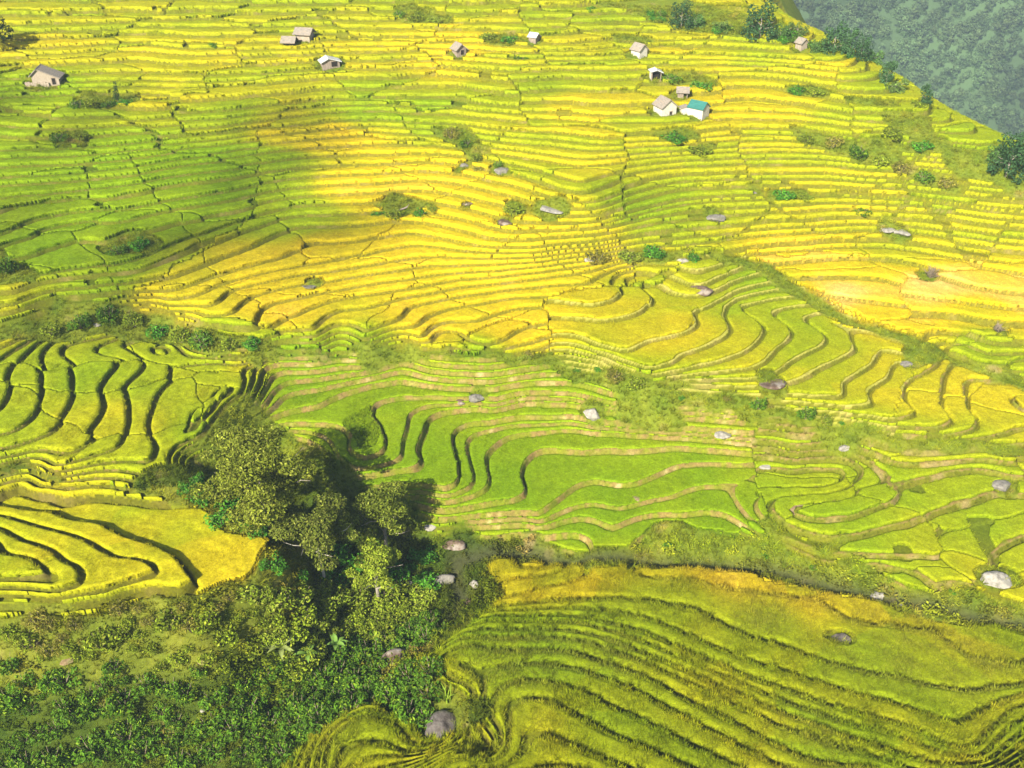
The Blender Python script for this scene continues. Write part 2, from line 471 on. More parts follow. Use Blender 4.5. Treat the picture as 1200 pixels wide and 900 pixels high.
def terrain(x, y):
    """height and everything the ground knows about itself"""
    x = np.asarray(x, float)
    y = np.asarray(y, float)
    B = base(x, y) + .9 * fbm(x, y, 26.0, 45, 2) * sstep((y - 126) / 12)
    g = bil(GRAD, x, y)
    zn = ras(ZONE, x, y)
    w = rasb(WILDS, x, y)
    pid, ph, edge = patches(x, y)
    wob = 0.8 * vnoise(x, y, 9.0, 41) + 0.26 * vnoise(x, y, 3.4, 42) + 0.05 * vnoise(x, y, 1.2, 43)
    wvar = vnoise(x, y, 1.6, 46)
    z = np.empty_like(B)
    riser = np.zeros_like(B)
    lip = np.zeros_like(B)
    dlip = np.full_like(B, 9.0)
    dtoe = np.full_like(B, 9.0)
    lev = np.zeros(B.shape, np.int64)
    amp = np.zeros_like(B)
    rlip = np.full_like(B, 9.0)
    zt = np.zeros_like(B)
    for k, L in LEV.items():
        L = np.asarray(L)
        m = zn == k
        if not m.any():
            continue
        rw, bw, toe, pa, wb = ZPAR[k]
        b, gg = B[m], g[m]
        n0 = np.clip(np.searchsorted(L, b, side='right') - 1, 0, len(L) - 2)
        s = n0 + (b - L[n0]) / (L[n0 + 1] - L[n0])
        phz = pa * (ph[m] - .5)
        s = s + phz + wb * wob[m]
        n = np.clip(np.floor(s).astype(int), 1, len(L) - 2)
        f = s - n
        gap = L[n + 1] - L[n]
        wr = np.clip(rw * gg / gap, .03, .5)
        if k in (Z_BASIN, Z_BASR, Z_BLOCK, Z_SPUR, Z_NOSE, Z_STRIP):
            lim = {Z_BLOCK: .8, Z_SPUR: .7, Z_BASIN: .62}.get(k, .85)
            if k in (Z_BLOCK, Z_SPUR):
                w[m] = np.maximum(w[m], .8 * sstep(({Z_BLOCK: 12.2, Z_SPUR: 10.7}[k] - b) / .25))
            w[m] = np.maximum(w[m], .8 * sstep((lim - gap / gg) / .35))
        mid = lambda q: .5 * (L[q] + L[q + 1])
        zl, zu = mid(n - 1), mid(n)
        r = f / wr
        zz = zl + (zu - zl) * sstep(r) - phz * gap
        dl = (f - wr) * gap / gg
        if k in (Z_BASIN, Z_BASR, Z_NOSE, Z_STRIP):
            bw = bw * (.95 + .55 * wvar[m])
        dt = (1 - f) * gap / gg
        lipv = np.exp(-((dl - bw * .5) / (bw * .5 + .06)) ** 2)
        zz = zz + .09 * lipv * (r >= 1)
        z[m] = zz
        riser[m] = (r < 1.0) * 1.0
        lip[m] = (r >= 1) * (dl < bw) * 1.0
        dlip[m] = np.where(r < 1, -1.0, dl - bw)
        dtoe[m] = dt - np.minimum(toe, .26 * gap / gg)
        if k in (Z_UP, Z_TOP, Z_GOLD):
            gapm = (edge[m] < .045) & (_hash(pid[m], pid[m] + 3, 35) < .25)
            dtoe[m] = np.where(gapm, -1.0, dtoe[m])
        lev[m] = n
        amp[m] = zu - zl
        rlip[m] = dl - bw
        zt[m] = zu - phz * gap
    rough = B + .35 * fbm(x, y, 6.0, 51) + .14 * vnoise(x, y, 1.3, 53)
    ww = sstep((w - .25) / .5)
    sd = rasb(SD, x, y)
    z = z * (1 - ww) + rough * ww
    z = z - .7 * np.exp(-(sd / 1.2) ** 2)
    return dict(z=z, zn=zn, w=w, riser=riser * (1 - ww), lip=lip * (1 - ww), dlip=dlip, dtoe=dtoe, lev=lev, pid=pid, ph=ph, edge=edge, sd=sd, amp=amp, g=g, rlip=rlip, zt=zt)


def hz(x, y):
    return terrain(np.atleast_1d(x), np.atleast_1d(y))['z']


# ------------------------------------------------------------------ ripeness of the rice, surveyed point by point; upper left lowered further to paint in shade
RIPE = np.array([
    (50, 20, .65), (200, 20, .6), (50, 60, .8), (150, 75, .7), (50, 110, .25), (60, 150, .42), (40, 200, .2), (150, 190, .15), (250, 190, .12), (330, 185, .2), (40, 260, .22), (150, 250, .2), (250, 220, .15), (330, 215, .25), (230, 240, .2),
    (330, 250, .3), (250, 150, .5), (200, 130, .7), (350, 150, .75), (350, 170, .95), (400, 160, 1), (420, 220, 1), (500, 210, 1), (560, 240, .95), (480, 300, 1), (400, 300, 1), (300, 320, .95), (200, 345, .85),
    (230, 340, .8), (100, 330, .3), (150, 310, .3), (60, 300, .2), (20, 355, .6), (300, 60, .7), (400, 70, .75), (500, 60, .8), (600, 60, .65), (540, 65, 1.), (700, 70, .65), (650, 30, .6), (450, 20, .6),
    (300, 10, .55), (500, 130, .4), (430, 130, .35), (560, 120, .5), (620, 110, .5), (690, 120, .8), (600, 160, .7), (700, 170, .75), (660, 210, .7), (760, 190, .65), (780, 150, .7), (860, 120, .95), (900, 110, .9),
    (830, 80, .8), (900, 50, .6), (960, 90, .8), (1000, 110, .55), (1080, 130, .5), (1000, 150, .5), (1150, 180, .45), (900, 200, .7), (850, 230, .65), (780, 220, .5), (740, 240, .35), (700, 280, .8), (640, 260, .9),
    (700, 310, .9), (600, 330, 1), (500, 380, 1), (350, 370, 1), (620, 390, 1), (700, 350, .75), (760, 390, .85), (730, 340, .5), (850, 420, .62), (850, 350, .4), (880, 330, .25), (930, 370, .35), (950, 400, .45),
    (1000, 420, .55), (900, 470, .6), (1000, 250, .8), (1100, 240, .6), (1150, 270, .7), (1050, 290, .6), (900, 300, 1.1), (1000, 320, 1.1), (1100, 340, 1.5), (1000, 340, 1.55), (1180, 350, 1.4), (1050, 372, 1.0),
    (1150, 370, .8), (1150, 400, .4), (1050, 430, .7), (1100, 470, .75), (1180, 480, .7),
    (430, 430, .12), (550, 440, .18), (650, 450, .2), (480, 540, .05), (560, 560, .03), (620, 580, .03), (700, 600, .03), (700, 500, .2), (800, 480, .35), (800, 550, .1), (850, 600, .08), (900, 500, .35), (980, 560, .35),
    (950, 600, .25), (1100, 545, .45), (1000, 640, .25), (1150, 620, .4), (1170, 650, .55), (350, 430, .02), (340, 450, .02),
    (100, 450, .3), (150, 420, .35), (240, 420, .4), (290, 430, .6), (60, 480, .4), (130, 500, .6), (180, 530, .5), (30, 520, .4), (240, 520, .3),
    (200, 630, .72), (270, 660, .8), (50, 575, .66), (100, 670, .58), (30, 660, .55), (150, 675, .6),
    (600, 680, .85), (680, 680, .8), (870, 680, 1.0), (960, 702, .9), (1100, 745, .7), (700, 740, .35), (600, 760, .3), (800, 720, .5), (900, 740, .5), (1000, 780, .5), (1150, 800, .6), (700, 850, .45), (860, 850, .6),
    (1000, 870, .5), (440, 850, .55), (600, 890, .6), (1200, 880, .55)])
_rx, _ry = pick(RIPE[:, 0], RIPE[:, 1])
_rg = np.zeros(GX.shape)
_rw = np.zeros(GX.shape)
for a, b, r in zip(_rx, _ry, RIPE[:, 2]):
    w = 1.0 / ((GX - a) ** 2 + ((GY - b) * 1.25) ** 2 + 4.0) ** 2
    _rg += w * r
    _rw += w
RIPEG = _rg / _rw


def ripeness(x, y, T):
    h = _hash(T['pid'] * 31 + T['lev'], T['lev'], 61)
    jit = 1.1 * np.where(np.isin(T['zn'], (Z_UP, Z_TOP, Z_TAN, Z_BASR)), .27, np.where(T['zn'] == Z_GOLD, .12, np.where(T['zn'] == Z_NEAR, .26, .16)))
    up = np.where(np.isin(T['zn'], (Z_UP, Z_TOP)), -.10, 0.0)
    up = np.where(T['zn'] == Z_NEAR, -.08, up)
    b0 = bil(RIPEG, x + 3 * vnoise(x, y, 9, 62), y)
    jit = jit * np.clip(b0 * 1.7, .3, 1.0)
    return np.clip(up + b0 + jit * (h - .5) + .08 * vnoise(x, y, 4, 63), 0, 1.6)


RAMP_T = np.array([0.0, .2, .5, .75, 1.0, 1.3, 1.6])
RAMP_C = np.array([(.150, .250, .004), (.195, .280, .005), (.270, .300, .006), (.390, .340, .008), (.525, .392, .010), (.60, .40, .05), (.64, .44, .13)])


def rice_colour(r):
    return np.stack([np.interp(r, RAMP_T, RAMP_C[:, k]) for k in range(3)], -1)
# ------------------------------------------------------------------ materials
MATS = {}


def nodes_of(name):
    m = bpy.data.materials.new(name)
    m.use_nodes = True
    nt = m.node_tree
    nt.nodes.clear()
    out = nt.nodes.new("ShaderNodeOutputMaterial")
    MATS[name] = m
    return m, nt, out


def N(nt, t, **kw):
    n = nt.nodes.new(t)
    for k, v in kw.items():
        setattr(n, k, v)
    return n


def mixcol(nt, fac, a, b, mode='MIX'):
    n = nt.nodes.new("ShaderNodeMix")
    n.data_type = 'RGBA'
    n.blend_type = mode
    for sock, v in ((n.inputs[0], fac), (n.inputs[6], a), (n.inputs[7], b)):
        if hasattr(v, "links"):
            nt.links.new(v, sock)
        elif isinstance(v, (int, float)):
            sock.default_value = v
        else:
            sock.default_value = (*v, 1.0)
    return n.outputs[2]


def noise_tex(nt, scale, detail=3.0, rough=.6, vec=None):
    n = N(nt, "ShaderNodeTexNoise")
    n.inputs["Scale"].default_value = scale
    n.inputs["Detail"].default_value = detail
    n.inputs["Roughness"].default_value = rough
    if vec is not None:
        nt.links.new(vec, n.inputs["Vector"])
    return n


def mrange(nt, src, a, b, c, d):
    n = N(nt, "ShaderNodeMapRange")
    nt.links.new(src, n.inputs[0])
    for i, v in enumerate((a, b, c, d)):
        n.inputs[i + 1].default_value = v
    return n.outputs[0]


def mat_terrain():
    m, nt, out = nodes_of("terrace_ground")
    b = N(nt, "ShaderNodeBsdfPrincipled")
    b.inputs["Roughness"].default_value = .95
    b.inputs["Specular IOR Level"].default_value = .1
    at = N(nt, "ShaderNodeAttribute", attribute_name="col")
    co = N(nt, "ShaderNodeTexCoord").outputs["Object"]
    n1 = noise_tex(nt, 2.6, 5, .65, co)
    n2 = noise_tex(nt, 14.0, 3, .6, co)
    f = mixcol(nt, 1.0, at.outputs["Color"], mrange(nt, n1.outputs[0], .3, .7, .70, 1.28), 'MULTIPLY')
    f = mixcol(nt, 1.0, f, mrange(nt, n2.outputs[0], .3, .7, .78, 1.2), 'MULTIPLY')
    nt.links.new(f, b.inputs["Base Color"])
    bp = N(nt, "ShaderNodeBump")
    bp.inputs["Strength"].default_value = .6
    bp.inputs["Distance"].default_value = .12
    n3 = noise_tex(nt, 7.0, 4, .7, co)
    nt.links.new(n3.outputs[0], bp.inputs["Height"])
    nt.links.new(bp.outputs[0], b.inputs["Normal"])
    nt.links.new(b.outputs[0], out.inputs[0])
    return m


def mat_plant(name, stem=.45, trans=.22, instanced=True, vary=.18, rough=.6, stem_tint=(.75, 1.0, .6)):
    """leafy stuff: colour from the plant, darker green stems low down, a little light passing through the leaves"""
    m, nt, out = nodes_of(name)
    at = N(nt, "ShaderNodeAttribute", attribute_name="col")
    at.attribute_type = 'INSTANCER' if instanced else 'GEOMETRY'
    hh = N(nt, "ShaderNodeAttribute", attribute_name="hh")
    hh.attribute_type = 'GEOMETRY'
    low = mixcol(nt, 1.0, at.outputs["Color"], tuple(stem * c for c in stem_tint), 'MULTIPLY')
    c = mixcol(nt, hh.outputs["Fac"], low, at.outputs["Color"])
    g = N(nt, "ShaderNodeNewGeometry")
    c = mixcol(nt, 1.0, c, mrange(nt, g.outputs["Random Per Island"], 0, 1, 1 - vary, 1 + vary), 'MULTIPLY')
    d = N(nt, "ShaderNodeBsdfPrincipled")
    d.inputs["Roughness"].default_value = rough
    d.inputs["Specular IOR Level"].default_value = .055
    nt.links.new(c, d.inputs["Base Color"])
    t = N(nt, "ShaderNodeBsdfTranslucent")
    nt.links.new(mixcol(nt, 1.0, c, (1.15, 1.1, .6), 'MULTIPLY'), t.inputs[0])
    mx = N(nt, "ShaderNodeMixShader")
    mx.inputs[0].default_value = trans
    nt.links.new(d.outputs[0], mx.inputs[1])
    nt.links.new(t.outputs[0], mx.inputs[2])
    nt.links.new(mx.outputs[0], out.inputs[0])
    return m


M_GROUND = mat_terrain()
M_RICE = mat_plant("rice_leaf", stem=.34, trans=.2)
M_RICEF = mat_plant("rice_leaf_short", stem=.70, trans=.2)


def mat_canopy():
    """the closed top of a rice field: fine ears, darker stems on the cut sides"""
    m, nt, out = nodes_of("rice_canopy")
    b = N(nt, "ShaderNodeBsdfPrincipled")
    b.inputs["Roughness"].default_value = .8
    b.inputs["Specular IOR Level"].default_value = .05
    at = N(nt, "ShaderNodeAttribute", attribute_name="col")
    hh = N(nt, "ShaderNodeAttribute", attribute_name="hh")
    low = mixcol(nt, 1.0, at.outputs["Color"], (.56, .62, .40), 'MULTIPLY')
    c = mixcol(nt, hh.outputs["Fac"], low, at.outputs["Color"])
    co = N(nt, "ShaderNodeTexCoord").outputs["Object"]
    for sc, lo, hi in ((.9, .88, 1.12), (3.0, .80, 1.18), (9.0, .70, 1.28)):
        n = noise_tex(nt, sc, 3, .6, co)
        c = mixcol(nt, 1.0, c, mrange(nt, n.outputs[0], .32, .68, lo, hi), 'MULTIPLY')
    nt.links.new(c, b.inputs["Base Color"])
    bp = N(nt, "ShaderNodeBump")
    bp.inputs["Strength"].default_value = .55
    bp.inputs["Distance"].default_value = .10
    n3 = noise_tex(nt, 9.0, 4, .65, co)
    nt.links.new(n3.outputs[0], bp.inputs["Height"])
    nt.links.new(bp.outputs[0], b.inputs["Normal"])
    nt.links.new(b.outputs[0], out.inputs[0])
    return m


M_CANOPY = mat_canopy()
M_TUFT = mat_plant("grass_leaf", stem=.5, trans=.25)
M_FOREST = mat_plant("forest_leaf", stem=.6, trans=.15, vary=.25)


# ------------------------------------------------------------------ mesh helpers
def mesh_np(name, V, F4=None, F3=None, mat=None, cols=None, hh=None, smooth=False):
    me = bpy.data.meshes.new(name)
    V = np.asarray(V, np.float32)
    parts, starts, k = [], [], 0
    if F4 is not None and len(F4):
        F4 = np.asarray(F4, np.int32)
        parts.append(F4.ravel())
        starts.append(np.arange(len(F4)) * 4)
        k = len(F4) * 4
    if F3 is not None and len(F3):
        F3 = np.asarray(F3, np.int32)
        parts.append(F3.ravel())
        starts.append(k + np.arange(len(F3)) * 3)
    loops = np.concatenate(parts)
    st = np.concatenate(starts).astype(np.int32)
    me.vertices.add(len(V))
    me.vertices.foreach_set("co", V.ravel())
    me.loops.add(len(loops))
    me.loops.foreach_set("vertex_index", loops)
    me.polygons.add(len(st))
    me.polygons.foreach_set("loop_start", st)
    if cols is not None:
        a = me.attributes.new("col", 'FLOAT_COLOR', 'POINT')
        c4 = np.ones((len(V), 4), np.float32)
        c4[:, :3] = cols
        a.data.foreach_set("color", c4.ravel())
    if hh is not None:
        a = me.attributes.new("hh", 'FLOAT', 'POINT')
        a.data.foreach_set("value", np.asarray(hh, np.float32))
    me.update(calc_edges=True)
    me.polygons.foreach_set("use_smooth", np.full(len(st), smooth))
    if mat:
        me.materials.append(mat)
    return me


def link(name, me, parent=None):
    o = bpy.data.objects.new(name, me)
    COL.objects.link(o)
    if parent:
        o.parent = parent
    return o


def tag(o, label=None, cat=None, group=None, kind=None):
    if label:
        o["label"] = label
    if cat:
        o["category"] = cat
    if group:
        o["group"] = group
    if kind:
        o["kind"] = kind
    return o


# ------------------------------------------------------------------ ground
def frame_grid():
    ys = [23.0]
    while ys[-1] < 245:
        ys.append(ys[-1] + max(.13, .00205 * ys[-1]))
    while ys[-1] < 326:
        ys.append(ys[-1] + 1.2)
    us = np.linspace(-.70, .74, 1180)
    return np.array(ys), us


ys, us = frame_grid()
UY, UU = np.meshgrid(ys, us, indexing='ij')
TX = np.clip(UU * (UY * CP + 70 * SP), X0 + 1, X1 - 1)
T = terrain(TX, UY)
nr, nc = TX.shape


def lerp3(a, b, t):
    return a + (b - a) * t[..., None]


def ground_colours(x, y, T):
    n1 = .5 + .5 * fbm(x, y, 7, 71)
    n2 = .5 + .5 * fbm(x, y, 2.2, 73)
    n3 = .5 + .5 * vnoise(x, y, .7, 75)
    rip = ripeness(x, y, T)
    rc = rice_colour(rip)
    c = rc * .42 + np.array((.022, .028, .004))
    zn = T['zn']
    ris = lerp3(np.array((.095, .108, .009)), np.array((.20, .17, .022)), np.clip(n1 * .5 + .9 * n2 - .35, 0, 1))
    ris = lerp3(ris, rc * .62, np.full(x.shape, .32))
    dry = np.clip((n2 - .62) * 5, 0, 1) * np.where(np.isin(zn, (Z_BASIN,)), .9, np.where(np.isin(zn, (Z_BASR, Z_STRIP)), .6, .25))
    ris = lerp3(ris, np.array((.34, .25, .12)), dry)
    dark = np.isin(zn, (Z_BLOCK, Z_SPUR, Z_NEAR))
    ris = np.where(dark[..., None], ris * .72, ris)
    tanb = np.array((.25, .18, .055))
    lipc = lerp3(np.array((.19, .21, .02)), tanb, np.clip(1.6 * n3 + n2 - .7, 0, 1))
    isb = (zn == Z_BASIN)
    ris = np.where(isb[..., None], lerp3(ris * 1.4, tanb * .95, np.clip(1.5 * n3 + .8 * n2 - .80, 0, 1)), ris)
    lipn = lerp3(np.array((.30, .31, .03)), np.array((.44, .39, .09)), n2)
    lipc = np.where((zn == Z_NOSE)[..., None], lipn, lipc)
    lipu = rc * .8
    lipc = np.where(np.isin(zn, (Z_UP, Z_TOP, Z_GOLD, Z_TAN, Z_NEAR, Z_SPUR))[..., None], lipu, lipc)
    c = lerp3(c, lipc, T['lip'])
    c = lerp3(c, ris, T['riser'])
    # wild growth
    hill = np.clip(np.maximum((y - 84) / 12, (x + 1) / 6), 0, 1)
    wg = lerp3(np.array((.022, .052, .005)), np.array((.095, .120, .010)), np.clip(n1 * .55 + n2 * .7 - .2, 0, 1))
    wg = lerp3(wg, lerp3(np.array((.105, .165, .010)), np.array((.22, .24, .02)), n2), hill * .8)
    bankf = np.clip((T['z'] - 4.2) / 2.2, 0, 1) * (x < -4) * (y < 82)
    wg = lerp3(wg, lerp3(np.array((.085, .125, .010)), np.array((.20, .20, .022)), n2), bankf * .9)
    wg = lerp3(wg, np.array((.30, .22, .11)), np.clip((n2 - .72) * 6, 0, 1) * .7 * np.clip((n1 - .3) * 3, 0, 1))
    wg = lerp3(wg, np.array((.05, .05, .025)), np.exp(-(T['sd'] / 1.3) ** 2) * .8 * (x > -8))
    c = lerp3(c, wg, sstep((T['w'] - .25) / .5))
    return c, rip


GC, _ = ground_colours(TX, UY, T)
idx = np.arange(nr * nc).reshape(nr, nc)
F4 = np.stack([idx[:-1, :-1], idx[:-1, 1:], idx[1:, 1:], idx[1:, :-1]], -1).reshape(-1, 4)
terr = link("terrain", mesh_np("terrain", np.stack([TX, UY, T['z']], -1).reshape(-1, 3), F4, None, M_GROUND, GC.reshape(-1, 3), smooth=True))
tag(terr, "terraced valley sides with grassy banks between the rice fields", "terrain", kind="structure")
print("terrain verts", nr * nc)


# ------------------------------------------------------------------ plants that are scattered
HIDE = bpy.data.collections.new("plant_kinds")      # source meshes only, never linked to the scene


def blades(n, h, spread, width, bend, seed, segs=2, ear=False, hvar=.25):
    r = np.random.default_rng(seed)
    V, F4, F3, hh = [], [], [], []
    for i in range(n):
        a = r.uniform(0, 2 * math.pi)
        rad = spread * math.sqrt(r.uniform(0, 1))
        bx, by = rad * math.cos(a), rad * math.sin(a)
        la = a + r.normal(0, .7)
        H = h * (1 + hvar * r.uniform(-1, 1))
        lean = bend * r.uniform(.3, 1.2) * H
        wa = r.uniform(0, math.pi)
        wx, wy = math.cos(wa) * width / 2, math.sin(wa) * width / 2
        k0 = len(V)
        for s in range(segs + 1):
            t = s / segs
            cx = bx + math.cos(la) * lean * t * t
            cy = by + math.sin(la) * lean * t * t
            cz = H * (t - .25 * bend * t * t)
            tw = (1 - .55 * t) if not ear else (.55 + .6 * t)
            if s < segs:
                V += [(cx - wx * tw, cy - wy * tw, cz), (cx + wx * tw, cy + wy * tw, cz)]
                hh += [t ** .8, t ** .8]
            else:
                V.append((cx, cy, cz))
                hh.append(1.0)
        for s in range(segs - 1):
            b = k0 + 2 * s
            F4.append((b, b + 1, b + 3, b + 2))
        b = k0 + 2 * (segs - 1)
        F3.append((b, b + 1, b + 2))
    return np.array(V), F4, F3, np.array(hh)


def kind(name, V, F4, F3, hh, mat):
    o = bpy.data.objects.new(name, mesh_np(name, V, F4, F3, mat, None, hh))
    HIDE.objects.link(o)
    return o


_near = blades(44, 1.0, .20, .040, .40, 1, 3, True, .22)
_near = (_near[0], _near[1], _near[2], np.clip(_near[3] * 1.3 - .05, 0, 1))
rice_near = kind("rice_hill", *_near, M_RICE)
_far = blades(20, 1.0, .26, .085, .34, 2, 2, True, .14)
_far = (_far[0], _far[1], _far[2], np.clip(_far[3] * 1.7, 0, 1))
rice_far = kind("rice_tuft", *_far, M_RICEF)
tuft = kind("grass_tuft", *blades(16, 1.0, .25, .07, .75, 3, 2), M_TUFT)


def leaf_blob(n, seed, leaf=.34, flat=.8):
    r = np.random.default_rng(seed)
    V, F4, hh = [], [], []
    lobes = [(r.normal(0, .42, 3) * (1, 1, flat) + (0, 0, .62), r.uniform(.32, .55)) for _ in range(7)]
    for i in range(n):
        c, R = lobes[r.integers(len(lobes))]
        d = r.normal(0, 1, 3)
        d /= np.linalg.norm(d)
        p = c + d * R * r.uniform(.72, 1.05)
        nrm = d + r.normal(0, .55, 3)
        nrm /= np.linalg.norm(nrm)
        t = np.cross(nrm, r.normal(0, 1, 3))
        t /= np.linalg.norm(t)
        b = np.cross(nrm, t)
        s = leaf * r.uniform(.6, 1.2)
        k = len(V)
        V += [p - t * s * .5, p + b * s * .28, p + t * s * .5, p - b * s * .28]
        hh += [np.clip((p[2]) * .6 + .35, 0, 1)] * 4
        F4.append((k, k + 1, k + 2, k + 3))
    return np.array(V), F4, None, np.array(hh)


weed = kind("leafy_weed", *leaf_blob(90, 5, .30), M_TUFT)
crown_far = kind("forest_crown", *leaf_blob(320, 6, .32, .9), M_FOREST)

_GN = {}


def instancer(src):
    if src.name in _GN:
        return _GN[src.name]
    ng = bpy.data.node_groups.new("planting_" + src.name, 'GeometryNodeTree')
    ng.interface.new_socket("Geometry", in_out='INPUT', socket_type='NodeSocketGeometry')
    ng.interface.new_socket("Geometry", in_out='OUTPUT', socket_type='NodeSocketGeometry')
    gi, go = ng.nodes.new("NodeGroupInput"), ng.nodes.new("NodeGroupOutput")
    oi = ng.nodes.new("GeometryNodeObjectInfo")
    oi.inputs["Object"].default_value = src
    oi.inputs["As Instance"].default_value = True
    ip = ng.nodes.new("GeometryNodeInstanceOnPoints")
    rot = ng.nodes.new("GeometryNodeInputNamedAttribute")
    rot.data_type = 'FLOAT_VECTOR'
    rot.inputs["Name"].default_value = "rot"
    scl = ng.nodes.new("GeometryNodeInputNamedAttribute")
    scl.data_type = 'FLOAT_VECTOR'
    scl.inputs["Name"].default_value = "scl"
    L = ng.links.new
    L(gi.outputs[0], ip.inputs["Points"])
    L(oi.outputs["Geometry"], ip.inputs["Instance"])
    L(rot.outputs["Attribute"], ip.inputs["Rotation"])
    L(scl.outputs["Attribute"], ip.inputs["Scale"])
    L(ip.outputs[0], go.inputs[0])
    _GN[src.name] = ng
    return ng


def plant(name, src, pos, scl, cols, label, cat, seed=0, tilt=.08):
    n = len(pos)
    r = np.random.default_rng(seed)
    me = bpy.data.meshes.new(name)
    me.vertices.add(n)
    me.vertices.foreach_set("co", np.asarray(pos, np.float32).ravel())
    a = me.attributes.new("rot", 'FLOAT_VECTOR', 'POINT')
    rt = np.c_[r.normal(0, tilt, n), r.normal(0, tilt, n), r.uniform(0, 6.283, n)]
    a.data.foreach_set("vector", rt.astype(np.float32).ravel())
    a = me.attributes.new("scl", 'FLOAT_VECTOR', 'POINT')
    a.data.foreach_set("vector", np.asarray(scl, np.float32).ravel())
    a = me.attributes.new("col", 'FLOAT_COLOR', 'POINT')
    c4 = np.ones((n, 4), np.float32)
    c4[:, :3] = cols
    a.data.foreach_set("color", c4.ravel())
    me.update()
    o = link(name, me)
    md = o.modifiers.new("planting", 'NODES')
    md.node_group = instancer(src)
    tag(o, label, cat, kind="stuff")
    return o


def jgrid(x0, x1, y0, y1, c, seed, jit=.42):
    r = np.random.default_rng(seed)
    a, b = np.meshgrid(np.arange(x0, x1, c), np.arange(y0, y1, c))
    if jit < .4:
        a, b = np.meshgrid(np.arange(x0 - 60, x1 + 60, c), np.arange(y0 - 60, y1 + 60, c))
        mx, my = (x0 + x1) / 2, (y0 + y1) / 2
        a, b = mx + (a - mx) * .94 - (b - my) * .34, my + (a - mx) * .34 + (b - my) * .94     # planted in rows running aslant
    a = a + r.uniform(-jit, jit, a.shape) * c
    b = b + r.uniform(-jit, jit, b.shape) * c
    return a.ravel(), b.ravel()


def in_view(x, y, m=.60):
    return (np.abs(x) < m * (y * CP + 70 * SP) + 2) & ~((x > 60) & (y > 215))


#                name, height, label
RICE = {
    Z_TOP: (.52, "ripening rice in thin stripes across the top of the far hillside"),
    Z_UP: (.52, "yellow green rice on the upper terraces around the small field huts"),
    Z_GOLD: (.52, "bright golden ripe rice on the sunlit middle terraces"),
    Z_NOSE: (.42, "lime green and yellow rice on the rounded terraces right of the golden slope"),
    Z_STRIP: (.60, "yellow rice in upright strips at the right edge"),
    Z_TAN: (.55, "orange tan overripe rice in the broad fields on the right"),
    Z_BASIN: (.26, "fresh green rice in the bowl of curved paddies in the middle of the valley"),
    Z_BASR: (.50, "green rice among rough banks above the stream on the right"),
    Z_BLOCK: (.55, "green rice in upright wavy paddies split by dark gaps on the left"),
    Z_SPUR: (.62, "yellow rice on the spur above the bushy stream bank at left"),
    Z_NEAR: (.86, "tall olive yellow rice in rows on the near slope at lower right"),
}

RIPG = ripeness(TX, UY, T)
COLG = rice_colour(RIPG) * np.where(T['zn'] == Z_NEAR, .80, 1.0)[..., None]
VALID = (T['w'] < .35) & (T['dlip'] > 0) & (T['dtoe'] > 0) & (UY > 26) & (UY < 236) & ~((vnoise(TX, UY, 5.0, 81) > .88) & np.isin(T['zn'], (Z_TOP, Z_UP, Z_BASR)))
WOK = (T['w'] < .35) & (UY > 26) & (UY < 236) & ~((vnoise(TX, UY, 5.0, 81) > .88) & np.isin(T['zn'], (Z_TOP, Z_UP, Z_BASR)))
_gm = np.hypot(bil(gx_, TX, UY), bil(gy_, TX, UY)) + 1e-6
UGX, UGY = bil(gx_, TX, UY) / _gm, bil(gy_, TX, UY) / _gm


